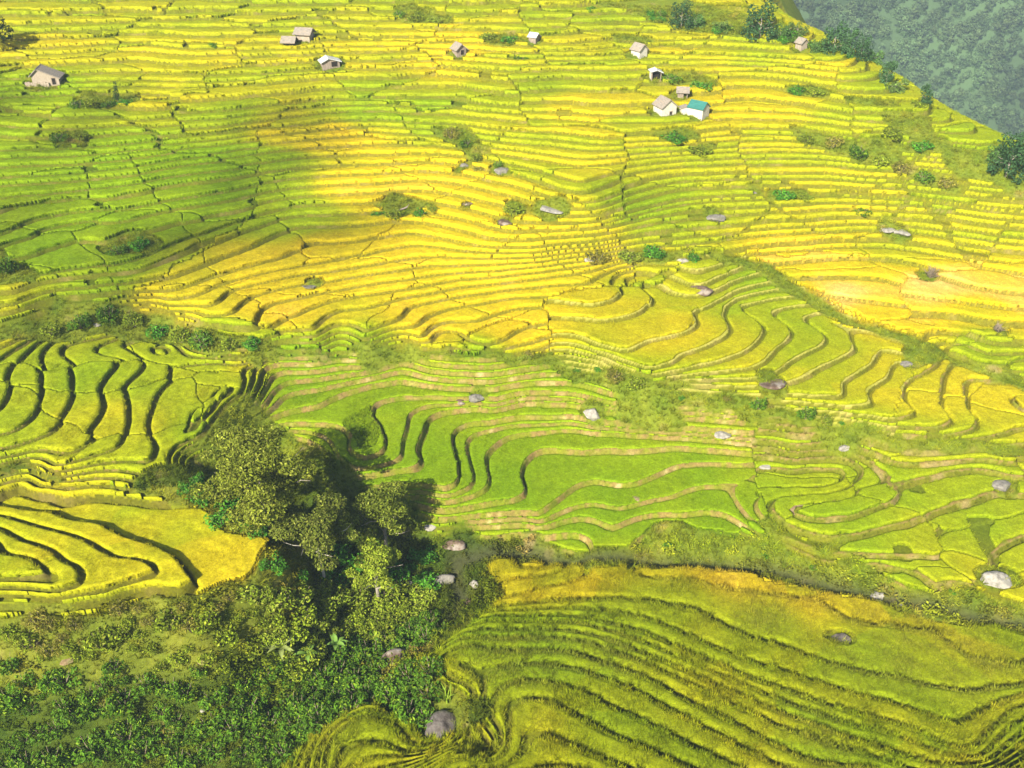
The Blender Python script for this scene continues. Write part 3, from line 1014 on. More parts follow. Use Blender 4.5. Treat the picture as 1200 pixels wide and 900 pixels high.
def canopy(zid, h):
    """one closed surface over each paddy of a zone, dropping to the ground all round its edge"""
    ok = WOK & (T['zn'] == zid)
    v = ok & (T['rlip'] > 0) & (T['dtoe'] > 0) & (T['dtoe'] < 8)
    near_edge = ok & (np.maximum(-T['rlip'], 0) < .42) & (np.maximum(-T['dtoe'], 0) < .42)
    use = v | near_edge
    # the outermost row of points is drawn in exactly to the paddy's edge
    sh = np.where(v, 0.0, np.maximum(-T['rlip'], 0) - np.maximum(-T['dtoe'], 0))
    sh = np.where(use, sh, 0.0)
    PX, PY = TX + UGX * sh, UY + UGY * sh
    lev = T['lev'] * 100003 + (0 if zid in (Z_NEAR, Z_SPUR, Z_BASIN, Z_NOSE) else T['pid'])
    same = (lev[:-1, :-1] == lev[1:, :-1]) & (lev[:-1, :-1] == lev[:-1, 1:]) & (lev[:-1, :-1] == lev[1:, 1:])
    cell = use[:-1, :-1] & use[1:, :-1] & use[:-1, 1:] & use[1:, 1:] & (v[:-1, :-1] | v[1:, :-1] | v[:-1, 1:] | v[1:, 1:]) & same
    jj, ii = np.where(cell)
    rnd = {Z_NEAR: .50, Z_SPUR: .30, Z_BLOCK: .30}.get(zid, .22)
    de = np.where(v, np.minimum(T['rlip'], T['dtoe']), 0.0)
    hg = h * (1 + .10 * vnoise(TX, UY, 2.6, 84) + .10 * vnoise(TX, UY, .8, 85)) * (.66 + .34 * np.sqrt(sstep((de + .03) / rnd)))
    top = np.stack([PX, PY, T['zt'] + hg], -1).reshape(-1, 3)
    bot = np.stack([PX, PY, np.minimum(T['zt'], T['z']) - .10], -1).reshape(-1, 3)
    ncol = nc
    q = np.stack([jj * ncol + ii, jj * ncol + ii + 1, (jj + 1) * ncol + ii + 1, (jj + 1) * ncol + ii], -1)
    pad = np.zeros((cell.shape[0] + 2, cell.shape[1] + 2), bool)
    pad[1:-1, 1:-1] = cell
    sides = []
    for dj, di, a, b in ((-1, 0, 0, 1), (1, 0, 2, 3), (0, -1, 3, 0), (0, 1, 1, 2)):
        e = cell & ~pad[1 + dj:pad.shape[0] - 1 + dj, 1 + di:pad.shape[1] - 1 + di]
        k = e[jj, ii]
        sides.append(np.stack([q[k, a], q[k, b]], -1))
    S = np.concatenate(sides)
    M = nr * nc
    F = np.concatenate([q, np.stack([S[:, 1], S[:, 0], S[:, 0] + M, S[:, 1] + M], -1)])
    used, inv = np.unique(F, return_inverse=True)
    V = np.concatenate([top, bot])[used]
    C2 = np.concatenate([COLG.reshape(-1, 3)] * 2)[used]
    H2 = np.concatenate([np.ones(M), np.zeros(M)])[used]
    return V, inv.reshape(-1, 4), C2, H2


tot = 0
for zid, (h, lab) in RICE.items():
    near = zid == Z_NEAR
    ys_, xs_ = np.where(ZONE == zid)
    near = zid == Z_NEAR
    xa, xb, ya, yb = rx[xs_.min()] - 2, rx[xs_.max()] + 2, max(28, ry[ys_.min()] - 2), min(236, ry[ys_.max()] + 2)
    c = {Z_NEAR: .36, Z_SPUR: .33, Z_BLOCK: .34, Z_BASIN: .34, Z_BASR: .38, Z_NOSE: .36, Z_STRIP: .38}.get(zid, .40)
    x, y = jgrid(xa, xb, ya, yb, c, 100 + zid, .27 if near else .42)
    k = in_view(x, y) & (x > X0 + 2) & (x < X1 - 2) & (y > 26) & (y < 240)
    x, y = x[k], y[k]
    Tt = terrain(x, y)
    k = (Tt['zn'] == zid) & (Tt['w'] < .35) & (Tt['dlip'] > 0) & (Tt['dtoe'] > 0)
    # small bare or fallen spots
    k &= ~((vnoise(x, y, 5.0, 81) > .86) & np.isin(zid, (Z_NEAR, Z_TOP, Z_UP, Z_BASR)))
    x, y = x[k], y[k]
    Tt = {q: v[k] for q, v in Tt.items()}
    r = np.random.default_rng(200 + zid)
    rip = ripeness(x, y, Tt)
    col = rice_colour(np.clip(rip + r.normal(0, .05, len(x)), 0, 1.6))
    if zid == Z_NEAR:
        col = col * .95
        brown = np.clip(vnoise(x, y, 9, 91) * 1.2 + .1, 0, 1)[:, None]
        col = col * (1 - .2 * brown) + np.array((.32, .24, .07)) * .2 * brown
    col = col * r.uniform(.85, 1.15, (len(x), 1))
    V_, F_, C_, H_ = canopy(zid, h * (.76 if near else 1.0))
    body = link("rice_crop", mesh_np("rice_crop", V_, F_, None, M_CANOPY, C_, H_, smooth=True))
    tag(body, lab, "rice", kind="stuff")
    if not near:
        k = (r.uniform(0, 1, len(x)) < .85) & (np.minimum(Tt['rlip'], Tt['dtoe']) > .22)
        x, y, rip, col = x[k], y[k], rip[k], col[k]
        Tt = {q: v[k] for q, v in Tt.items()}
    hs = (h if near else h + .13) * r.uniform(.92, 1.08, len(x)) * (1 + .12 * vnoise(x, y, 3, 83))
    ws = {Z_NEAR: 1.05, Z_SPUR: .9, Z_BLOCK: .95, Z_BASIN: .95, Z_BASR: 1.0, Z_NOSE: 1.05, Z_STRIP: 1.0}.get(zid, .95) * r.uniform(.85, 1.15, len(x))
    if near:
        hs = hs * r.uniform(.86, 1.16, len(x)) * (.80 + .20 * sstep(Tt['dtoe'] / .4))
        col = col * r.uniform(.66, 1.36, (len(x), 1))
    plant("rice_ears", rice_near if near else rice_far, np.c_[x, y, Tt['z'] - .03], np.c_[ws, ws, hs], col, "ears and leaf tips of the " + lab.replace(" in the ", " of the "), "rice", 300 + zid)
    tot += len(x)
print("rice plants", tot)

# grass on the banks, growth on the wild ground
x, y = jgrid(-95, 100, 30, 232, .62, 401)
k = in_view(x, y)
x, y = x[k], y[k]
Tt = terrain(x, y)
r = np.random.default_rng(5)
bank = ((Tt['riser'] > .5) | ((Tt['dlip'] < .12) & (Tt['dlip'] > -1) & np.isin(Tt['zn'], (Z_NEAR, Z_BLOCK, Z_BASR)))) & (Tt['w'] < .4) & (r.uniform(0, 1, len(x)) < np.where(Tt['zn'] == Z_BASIN, .5, .85))
gc, _ = ground_colours(x, y, Tt)
kb = bank & (y < 150) & ~np.isin(Tt['zn'], (Z_UP, Z_TOP, Z_GOLD, Z_NOSE, Z_NEAR, Z_BLOCK))
sc = np.where(np.isin(Tt['zn'][kb], (Z_BASIN, Z_BLOCK, Z_SPUR)), .22, .36) * r.uniform(.6, 1.3, kb.sum())
plant("bank_grass", tuft, np.c_[x, y, Tt['z'] - .04][kb], np.c_[sc * 1.2, sc * 1.2, sc], gc[kb] * r.uniform(.8, 1.25, (kb.sum(), 1)),
      "tufts of rough grass along the terrace banks", "grass", 402, .3)
print("bank tufts", kb.sum())
x, y = jgrid(-95, 100, 44, 215, .55, 411)
k = in_view(x, y)
x, y = x[k], y[k]
Tt = terrain(x, y)
k = (Tt['w'] > .5) & ((Tt['sd'] > .55) | (x < -8)) & ~((y > 200) & (x > 80))
x, y = x[k], y[k]
Tt = {q: v[k] for q, v in Tt.items()}
gc, _ = ground_colours(x, y, Tt)
r = np.random.default_rng(6)
sel = r.uniform(0, 1, len(x)) < np.clip(.5 + .7 * vnoise(x, y, 7, 95), .3, .9) * np.where((y > 84) | (x > 2) | ((Tt['z'] > 5) & (x < -4)), .25, 1.0)
big = np.clip(.55 + .5 * vnoise(x, y, 6, 97), .2, 1.1)
sc = (.45 + .75 * big) * r.uniform(.6, 1.25, len(x)) * np.where(y > 84, .65, 1.0)
tint = gc * r.uniform(.7, 1.9, (len(x), 1)) * np.array((1.3, 1.12, .7)) * np.where((y < 84) & (Tt['z'] < 5), 1.35, 1.0)[:, None]
plant("undergrowth", weed, np.c_[x, y, Tt['z'] - .1][sel], np.c_[sc, sc, sc * .9][sel], tint[sel],
      "low leafy undergrowth covering the banks and gullies", "undergrowth", 412, .2)
ns = ~sel
sg = .55 * r.uniform(.6, 1.5, len(x)) * np.where(y > 110, .8, 1.0)
plant("wild_grass", tuft, np.c_[x, y, Tt['z'] - .05][ns], np.c_[sg * 1.3, sg * 1.3, sg][ns], (tint * 1.15)[ns],
      "long wild grass on the uncultivated banks and gullies", "grass", 413, .3)
print("wild", sel.sum(), ns.sum())

# ------------------------------------------------------------------ far wooded hillside across the next valley
hx, hy = np.meshgrid(np.linspace(-420, 1250, 168), np.linspace(330, 1500, 130))


def hill_z(x, y):
    t = np.clip((y - 560 - .10 * (x - 300)) / 480, -1, 2)
    z = -205 + 250 * sstep(np.clip(t, 0, 1)) + 130 * np.clip(t - .8, 0, 1)
    z = z + 48 * fbm(x + .5 * y, y * .4, 130, 501) * np.clip(t + .2, 0, 1) + 6 * fbm(x, y, 40, 503)
    return z


me = None
hzv = hill_z(hx, hy)
near_drop = np.clip((430 - hy) / 100, 0, 1)
i2 = np.arange(hx.size).reshape(hx.shape)
HF = np.stack([i2[:-1, :-1], i2[:-1, 1:], i2[1:, 1:], i2[1:, :-1]], -1).reshape(-1, 4)
hc = np.full((hx.size, 3), (.07, .12, .045)) * (1 + .5 * fbm(hx, hy, 60, 505)).reshape(-1, 1)
hill = link("hill", mesh_np("hill", np.c_[hx.ravel(), hy.ravel(), hzv.ravel()], HF, None, M_GROUND, hc, smooth=True))
tag(hill, "hazy blue green wooded hillside across the next valley", "hillside", kind="structure")
r = np.random.default_rng(8)
x, y = r.uniform(120, 760, 30000), r.uniform(520, 1150, 30000)
k = (x / y > .20) & (x / y < .78)
x, y = x[k], y[k]
dens = fbm(x + .5 * y, y * .4, 120, 511)
k = (dens > -.55) | (r.uniform(0, 1, len(x)) < .12)
k &= ~(((x / y - .555) ** 2 / .04 ** 2 + ((y - 960) / 60) ** 2) < 1)
x, y, dens = x[k][:9000], y[k][:9000], dens[k][:9000]
s = r.uniform(3.0, 6.5, len(x))
fc = np.array((.078, .135, .052)) * (1 + .9 * np.clip(fbm(x, y, 70, 513), -.5, .6))[:, None] * r.uniform(.85, 1.18, (len(x), 1)) + np.array((.02, .012, 0)) * r.uniform(0, 1, (len(x), 1))
plant("forest", crown_far, np.c_[x, y, hill_z(x, y) - 1], np.c_[s, s, s * r.uniform(.8, 1.3, len(x))], fc, "dense forest covering the distant hazy hillside", "forest", 514, .1)

# one broad base sheet under everything
q = 3000.0
me = mesh_np("ground", [(-q, -q, -260), (q, -q, -260), (q, q, -260), (-q, q, -260)], [(0, 1, 2, 3)], None, M_GROUND, np.full((4, 3), (.06, .09, .03)))
tag(link("ground", me), "valley floor far below the terraces", "ground", kind="structure")

# ------------------------------------------------------------------ light and air
AZ = math.radians(29.0)     # light travels this much to the right of straight ahead
EL = math.radians(33.0)
sd_ = bpy.data.lights.new("sun", 'SUN')
sd_.energy = 5.0
sd_.angle = math.radians(.55)
sd_.color = (1.0, .93, .76)
sun = bpy.data.objects.new("sun", sd_)
sun.rotation_euler = Vector((math.sin(AZ) * math.cos(EL), math.cos(AZ) * math.cos(EL), -math.sin(EL))).to_track_quat('-Z', 'Y').to_euler()
sun.location = (-120, -200, 220)
COL.objects.link(sun)
wd = bpy.data.worlds.new("World")
scene.world = wd
wd.use_nodes = True
wn = wd.node_tree
bg = wn.nodes["Background"]
sky = wn.nodes.new("ShaderNodeTexSky")
sky.sky_type = 'NISHITA'
sky.sun_disc = False
sky.sun_elevation = EL
sky.sun_rotation = AZ + math.pi
sky.dust_density = 1.5
wn.links.new(sky.outputs[0], bg.inputs[0])
bg.inputs[1].default_value = .06

hm = bpy.data.materials.new("haze_air")
hm.use_nodes = True
hn = hm.node_tree
hn.nodes.clear()
ho = hn.nodes.new("ShaderNodeOutputMaterial")
pv = hn.nodes.new("ShaderNodeVolumePrincipled")
pv.inputs["Color"].default_value = (.57, .74, .97, 1)
pv.inputs["Density"].default_value = .00026
pv.inputs["Anisotropy"].default_value = .0
hn.links.new(pv.outputs[0], ho.inputs["Volume"])
a, b, c0, c1, d0, d1 = -1500., 1700., -300., 1600., -262., 260.
bv = [(x, y, z) for z in (d0, d1) for y in (c0, c1) for x in (a, b)]
bf = [(0, 2, 3, 1), (4, 5, 7, 6), (0, 1, 5, 4), (2, 6, 7, 3), (0, 4, 6, 2), (1, 3, 7, 5)]
hb = link("haze", mesh_np("haze", bv, bf, None, hm))
tag(hb, "thin blue haze filling the air of the valley", "haze", kind="stuff")

# added unseen cloud behind the viewer; its soft shade lies on the upper left terraces
CV, CF = [], []
rc_ = np.random.default_rng(44)
travel = np.array((math.sin(AZ) * math.cos(EL), math.cos(AZ) * math.cos(EL), -math.sin(EL)))
tq = (700 - 23) / math.sin(EL)
c0 = np.array((-66, 148, 23.0)) - travel * tq
side = np.array((math.cos(AZ), -math.sin(AZ), 0))
upv = np.cross(side, travel)
bmc = bmesh.new()
for i in range(36):
    a_, q_ = rc_.uniform(0, 2 * math.pi), math.sqrt(rc_.uniform(0, 1))
    p_ = c0 + side * (48 * q_ * math.cos(a_)) + upv * (22 * q_ * math.sin(a_)) + travel * rc_.uniform(-12, 12)
    bmesh.ops.create_icosphere(bmc, subdivisions=2, radius=rc_.uniform(2.0, 3.9), matrix=Matrix.Translation(Vector(p_)))
mec = bpy.data.meshes.new("shade_cloud")
bmc.to_mesh(mec)
bmc.free()
cm, cnt, cout = nodes_of("shade_puff")
cd = N(cnt, "ShaderNodeBsdfDiffuse")
cd.inputs[0].default_value = (.9, .9, .92, 1)
ct = N(cnt, "ShaderNodeBsdfTranslucent")
ct.inputs[0].default_value = (.9, .9, .92, 1)
cx = N(cnt, "ShaderNodeMixShader")
cnt.links.new(cd.outputs[0], cx.inputs[1])
cnt.links.new(ct.outputs[0], cx.inputs[2])
cnt.links.new(cx.outputs[0], cout.inputs[0])
mec.materials.append(cm)
for p_ in mec.polygons:
    p_.use_smooth = True
tag(link("shade_cloud", mec), "added unseen cloud shading the green terraces at upper left", "shade_cloud", kind="stuff")

scene.view_settings.view_transform = 'Standard'
scene.view_settings.look = 'None'
scene.view_settings.gamma = 1.0
scene.view_settings.use_curve_mapping = False
scene.view_settings.exposure = 1.24
scene.render.engine = 'CYCLES'
scene.cycles.use_denoising = True
scene.cycles.max_bounces = 6
scene.cycles.diffuse_bounces = 3
scene.cycles.transmission_bounces = 3
scene.cycles.volume_bounces = 0
scene.cycles.use_adaptive_sampling = True
# ================================================================== things standing in the valley
def mat_leafobj(name, vary=.16, trans=.18):
    """leaves of single plants: mesh colour, slightly different from plant to plant and leaf to leaf"""
    m, nt, out = nodes_of(name)
    at = N(nt, "ShaderNodeAttribute", attribute_name="col")
    g = N(nt, "ShaderNodeNewGeometry")
    oi = N(nt, "ShaderNodeObjectInfo")
    c = mixcol(nt, 1.0, at.outputs["Color"], mrange(nt, g.outputs["Random Per Island"], 0, 1, 1 - vary * 1.6, 1 + vary * 1.6), 'MULTIPLY')
    c = mixcol(nt, 1.0, c, mrange(nt, oi.outputs["Random"], 0, 1, .82, 1.2), 'MULTIPLY')
    d = N(nt, "ShaderNodeBsdfPrincipled")
    d.inputs["Roughness"].default_value = .55
    d.inputs["Specular IOR Level"].default_value = .10
    nt.links.new(c, d.inputs["Base Color"])
    t = N(nt, "ShaderNodeBsdfTranslucent")
    nt.links.new(c, t.inputs[0])
    mx = N(nt, "ShaderNodeMixShader")
    mx.inputs[0].default_value = trans
    nt.links.new(d.outputs[0], mx.inputs[1])
    nt.links.new(t.outputs[0], mx.inputs[2])
    nt.links.new(mx.outputs[0], out.inputs[0])
    return m


def mat_solid(name, c1, c2, scale, rough=.85, bump=.4, c3=None, stretch=None, dist=.05):
    m, nt, out = nodes_of(name)
    b = N(nt, "ShaderNodeBsdfPrincipled")
    b.inputs["Roughness"].default_value = rough
    b.inputs["Specular IOR Level"].default_value = .2
    co = N(nt, "ShaderNodeTexCoord").outputs["Object"]
    if stretch:
        mp = N(nt, "ShaderNodeMapping")
        mp.inputs["Scale"].default_value = stretch
        nt.links.new(co, mp.inputs[0])
        co = mp.outputs[0]
    n1 = noise_tex(nt, scale, 6, .65, co)
    c = mixcol(nt, mrange(nt, n1.outputs[0], .36, .64, 0, 1), c1, c2)
    if c3:
        n2 = noise_tex(nt, scale * .45, 4, .6, co)
        c = mixcol(nt, mrange(nt, n2.outputs[0], .52, .66, 0, .85), c, c3)
    nt.links.new(c, b.inputs["Base Color"])
    bp = N(nt, "ShaderNodeBump")
    bp.inputs["Strength"].default_value = bump
    bp.inputs["Distance"].default_value = dist
    n3 = noise_tex(nt, scale * 3, 5, .7, co)
    nt.links.new(n3.outputs[0], bp.inputs["Height"])
    nt.links.new(bp.outputs[0], b.inputs["Normal"])
    nt.links.new(b.outputs[0], out.inputs[0])
    return m


M_LEAF = mat_leafobj("plant_leaf")
M_BARK = mat_solid("tree_bark", (.20, .17, .13), (.36, .33, .28), 3.0, stretch=(1, 1, .25))
M_TWIG = mat_solid("dry_twig", (.16, .12, .08), (.30, .25, .18), 4.0)
M_ROCKG = mat_solid("grey_rock", (.13, .12, .105), (.29, .27, .24), 1.6, .9, .9, (.12, .12, .07), dist=.12)
M_ROCKW = mat_solid("pale_rock", (.20, .185, .16), (.40, .38, .34), 1.8, .9, .9, (.30, .28, .22), dist=.10)
M_ROCKB = mat_solid("brown_rock", (.09, .055, .04), (.20, .15, .11), 1.3, .9, .9, (.34, .30, .26), dist=.12)
M_ROCKD = mat_solid("dark_rock", (.075, .062, .055), (.17, .15, .14), 1.4, .9, .9, (.10, .11, .05), dist=.15)
M_SOIL = mat_solid("bare_soil", (.20, .13, .07), (.36, .27, .16), 2.2, .95, .8, (.16, .17, .05), dist=.12)
M_WALLW = mat_solid("whitewash_wall", (.45, .42, .36), (.60, .57, .50), 2.0, .9, .2)
M_WALLP = mat_solid("pale_plank_wall", (.27, .22, .17), (.43, .37, .30), 2.4, .9, .5, (.30, .24, .18), stretch=(6, 6, .5))
M_THATCH = mat_solid("weathered_thatch", (.17, .15, .13), (.34, .30, .26), 3.0, .95, .9, (.32, .25, .18), stretch=(5, .6, .6))
M_TIN = mat_solid("pale_tin_roof", (.42, .43, .45), (.62, .64, .66), 1.6, .45, .2, (.45, .42, .38), stretch=(6, .5, .5))
M_TEAL = mat_solid("teal_tin_roof", (.03, .13, .115), (.05, .20, .175), 1.6, .45, .2, stretch=(6, .5, .5))
M_DARK = mat_solid("dark_doorway", (.012, .010, .008), (.03, .025, .02), 2.0, .95, .1)
M_WOOD = mat_solid("weathered_wood", (.17, .13, .10), (.36, .30, .25), 3.0, .9, .5, stretch=(4, 4, .5))


def leaf_cloud(lobes, n, leaf, seed, col, colvar=.2, shell=.62, up=.25, aspect=.5, hue=None, twin=False):
    """many separate leaves spread through a set of lobes (centre, radii)"""
    r = np.random.default_rng(seed)
    vol = np.array([R[0] * R[1] * R[2] for _, R in lobes]) ** .67
    pick_ = r.choice(len(lobes), n, p=vol / vol.sum())
    Cc = np.array([c for c, _ in lobes])[pick_]
    Rr = np.array([R for _, R in lobes])[pick_]
    d = r.normal(0, 1, (n, 3))
    d /= np.linalg.norm(d, axis=1, keepdims=True)
    p = Cc + d * Rr * (r.uniform(0, 1, (n, 1)) ** .5 * (1 - shell) + shell)
    nv = d + r.normal(0, .6, (n, 3)) + np.array((0, 0, up))
    nv /= np.linalg.norm(nv, axis=1, keepdims=True)
    t = np.cross(nv, r.normal(0, 1, (n, 3)))
    t /= np.linalg.norm(t, axis=1, keepdims=True)
    b = np.cross(nv, t)
    s = (leaf * r.uniform(.55, 1.3, n))[:, None]
    droop = nv * s * .12
    V = np.stack([p - t * s * .5 - droop, p + b * s * aspect * .5, p + t * s * .5 - droop, p - b * s * aspect * .5], 1).reshape(-1, 3)
    F = np.arange(4 * n).reshape(-1, 4)
    cl = np.array(col)[None] * (1 + colvar * r.normal(0, 1, (n, 1)))
    if hue is not None:
        k = r.uniform(0, 1, n) < .22
        cl[k] = np.array(hue) * (1 + colvar * r.normal(0, 1, (k.sum(), 1)))
    cl = np.repeat(np.clip(cl, .004, .9), 4, 0)
    return V, F, cl


def tube(V, F, pts, rads, sides=8):
    k0 = len(V)
    n = len(pts)
    for i, (p, rad) in enumerate(zip(pts, rads)):
        p = Vector(p)
        q = Vector(pts[min(i + 1, n - 1)]) - Vector(pts[max(i - 1, 0)])
        q.normalize()
        a = q.orthogonal().normalized()
        b = q.cross(a)
        for s in range(sides):
            th = 2 * math.pi * s / sides
            V.append(tuple(p + a * (rad * math.cos(th)) + b * (rad * math.sin(th))))
    for i in range(n - 1):
        for s in range(sides):
            s2 = (s + 1) % sides
            F.append((k0 + i * sides + s, k0 + i * sides + s2, k0 + (i + 1) * sides + s2, k0 + (i + 1) * sides + s))
    return V, F


def trunk_mesh(h, r0, limbs, seed, crown_r, mat):
    rr = random.Random(seed)
    V, F = [], []
    pts = [(0, 0, -.4)]
    x = y = 0
    for i in range(1, 7):
        x += rr.uniform(-.12, .12) * h * .12
        y += rr.uniform(-.12, .12) * h * .12
        pts.append((x, y, h * i / 6))
    tube(V, F, pts, [r0 * (1.25 - .16 * i) for i in range(7)])
    for i in range(limbs):
        a = i * 2.4 + rr.uniform(-.4, .4)
        z0 = h * rr.uniform(.38, .8)
        k = min(5, int(z0 / h * 6))
        bx, by = pts[k][0], pts[k][1]
        L = crown_r * rr.uniform(.55, .95)
        ee = [(bx, by, z0)]
        for q in (.35, .7, 1.0):
            ee.append((bx + math.cos(a) * L * q + rr.uniform(-.1, .1) * L, by + math.sin(a) * L * q + rr.uniform(-.1, .1) * L, z0 + L * .55 * q ** .8 + rr.uniform(0, .1) * L))
        tube(V, F, ee, [r0 * .5, r0 * .36, r0 * .22, r0 * .08], 6)
    return mesh_np("trunk", V, F, None, mat, smooth=True)


def empty(name, loc, rz=0.0, label=None, cat=None, group=None, sc=1.0):
    o = bpy.data.objects.new(name, None)
    o.location = loc
    o.rotation_euler = (0, 0, rz)
    o.scale = (sc, sc, sc)
    o.empty_display_size = .3
    COL.objects.link(o)
    return tag(o, label, cat, group)


def on_ground(px, py):
    x, y = pick(px, py)
    x, y = float(x[0]), float(y[0])
    return x, y, float(hz(x, y)[0])


def pxm(x, y, z):
    return FPX / (y * CP + (HC - z) * SP)


# ------------------------------------------------------------------ the trees by the stream
def lobes_for(r, cz, rx_, rz_, n, sub=.45):
    L = [((0, 0, cz), (rx_ * .62, rx_ * .62, rz_ * .62))]
    for i in range(n):
        a = 2.399 * i + r.uniform(-.3, .3)
        q = rx_ * r.uniform(.45, .85)
        zz = cz + rz_ * r.uniform(-.55, .75)
        s = sub * r.uniform(.7, 1.2)
        L.append(((q * math.cos(a), q * math.sin(a), zz), (rx_ * s, rx_ * s, rz_ * s * .9)))
    return L


def ragged(seed, cz, cx, cr, n, sub):
    """an uneven crown: boughs of different size reaching out to different lengths"""
    r = random.Random(seed)
    L = [((0, 0, cz - .1 * cr), (cx * .45, cx * .45, cr * .5))]
    for i in range(n * 2):
        a = 2.399 * i + r.uniform(-.5, .5)
        e = r.uniform(-.35, 1.0)
        q = cx * r.uniform(.35, 1.02) * math.cos(e * 1.1)
        s = sub * r.uniform(.35, .95)
        L.append(((q * math.cos(a), q * math.sin(a), cz + cr * .85 * math.sin(e * 1.3)), (cx * s, cx * s * r.uniform(.7, 1.1), cr * s * r.uniform(.6, 1.0))))
    return L


def big_tree(px, py, h, crx, crz, cz, n, leaf, col, hue, seed, label, bark=M_BARK, r0=.22, limbs=8, sub=.40, lob=13):
    x, y, z = on_ground(px, py)
    t = empty("broadleaf_tree", (x, y, z), 0, label, "tree", "broadleaf trees by the stream")
    link("trunk", trunk_mesh(h * .8, r0, limbs, seed, crx, bark), t)
    V, F, c = leaf_cloud(ragged(seed, cz, crx, crz, lob, sub), n, leaf, seed, col, .26, .45, .3, .5, hue)
    link("crown", mesh_np("crown", V, F, None, M_LEAF, c), t)
    return t


big_tree(314, 618, 11.0, 6.4, 4.5, 7.2, 14000, .40, (.140, .168, .014), (.21, .23, .03), 21, "largest dark olive tree, its wide crown behind the tree with the pale trunk", lob=16)
big_tree(380, 682, 9.5, 5.0, 3.2, 7.7, 9000, .36, (.145, .180, .020), (.22, .24, .04), 22, "olive tree with one slender pale bare trunk standing clear below its crown", mat_solid("pale_bark", (.42, .38, .32), (.62, .58, .50), 3.0), .17, 7)
big_tree(452, 650, 8.8, 3.8, 3.3, 6.8, 6500, .36, (.130, .168, .014), (.20, .23, .03), 23, "dark olive tree at the edge of the green paddies right of the big tree")
big_tree(444, 708, 7.6, 3.2, 3.3, 5.2, 6400, .34, (.230, .300, .020), (.33, .38, .04), 24, "bright yellow green tree in front, lowest and rightmost of the stream trees", lob=10)

# tree whose foliage hangs into the top left corner
x, y, z = on_ground(-12, 68)
t = empty("hill_tree", (x, y, z), 0, "dark green tree leaning into the top left corner of the hillside", "tree")
link("trunk", trunk_mesh(6.5, .22, 6, 31, 3.4, M_BARK), t)
V, F, c = leaf_cloud(lobes_for(random.Random(31), 6.6, 4.6, 3.8, 10, .38), 1500, .7, 31, (.035, .075, .018), .25, .5)
link("crown", mesh_np("crown", V, F, None, M_LEAF, c), t)

# ------------------------------------------------------------------ trees along the far ridge
RK = []
for i, (cr, cz, rz_, n, col) in enumerate([(3.0, 4.0, 4.0, 1500, (.045, .105, .035)), (2.6, 3.0, 2.9, 1200, (.08, .16, .035)), (2.1, 4.2, 4.3, 1200, (.06, .13, .045)), (3.2, 2.8, 2.7, 1300, (.12, .19, .04))]):
    V, F, c = leaf_cloud(lobes_for(random.Random(40 + i), cz, cr, rz_, 14, .36), n, .52, 40 + i, col, .28, .5)
    RK.append((trunk_mesh(cz + rz_ * .4, .16, 5, 40 + i, cr, M_BARK), mesh_np("crown", V, F, None, M_LEAF, c)))
RIDGE = [
    (798, 30, 0, 1.15, "dark tree at the left end of the ridge trees, top edge of the picture"), (815, 28, 1, 1.0, "small mid green tree right beside the leftmost dark ridge tree"),
    (845, 34, 3, .8, "low light green ridge tree between the leftmost dark tree and the tallest one"), (890, 42, 0, 1.55, "tallest dark tree on the ridge, standing above the low bushes"),
    (915, 44, 1, 1.1, "green tree touching the right side of the tallest dark ridge tree"), (934, 40, 3, .9, "light green ridge tree left of the little grey ridge hut"),
    (958, 58, 1, 1.0, "mid green tree just right of the little grey ridge hut"), (976, 62, 0, 1.25, "dark bushy tree second to the right of the little ridge hut"),
    (992, 66, 2, 1.1, "slim upright tree on the ridge midway between grey hut and pale roof"), (1008, 70, 0, 1.05, "rounded dark tree among the slim trees of the ridge"),
    (1022, 74, 1, 1.1, "leafy green tree on the ridge, third to the left of the pale roof"), (1036, 78, 2, 1.0, "narrow upright tree on the ridge, second to the left of the pale roof"),
    (1048, 82, 3, .95, "pale green tree directly left of the pale roof on the ridge"), (1084, 92, 2, .85, "small upright tree right of the pale roof on the ridge"),
    (1176, 128, 1, .9, "green tree left of the big dark tree at the right end of the ridge"), (1192, 138, 0, 1.5, "big dark tree at the right end of the ridge, cut by the picture edge"),
    (1196, 184, 0, .8, "low dark tree at the right edge below the end of the ridge"),
]
for px, py, k, s, lab in RIDGE:
    x, y, z = on_ground(px, py)
    if y > 260:
        # beyond the crest the trees stand just behind the skyline
        yy = 185 + (1000 - px) * .18
        xx = (px - 600) / FPX * (yy * CP + 50 * SP)
        x, y, z = xx, yy, float(hz(xx, yy)[0])
    t = empty("ridge_tree", (x, y, z - .8 * s), random.uniform(0, 6), lab, "tree", "trees along the ridge", s * .72)
    link("trunk", RK[k][0], t)
    link("crown", RK[k][1], t)

# ------------------------------------------------------------------ shrubs
SK = []


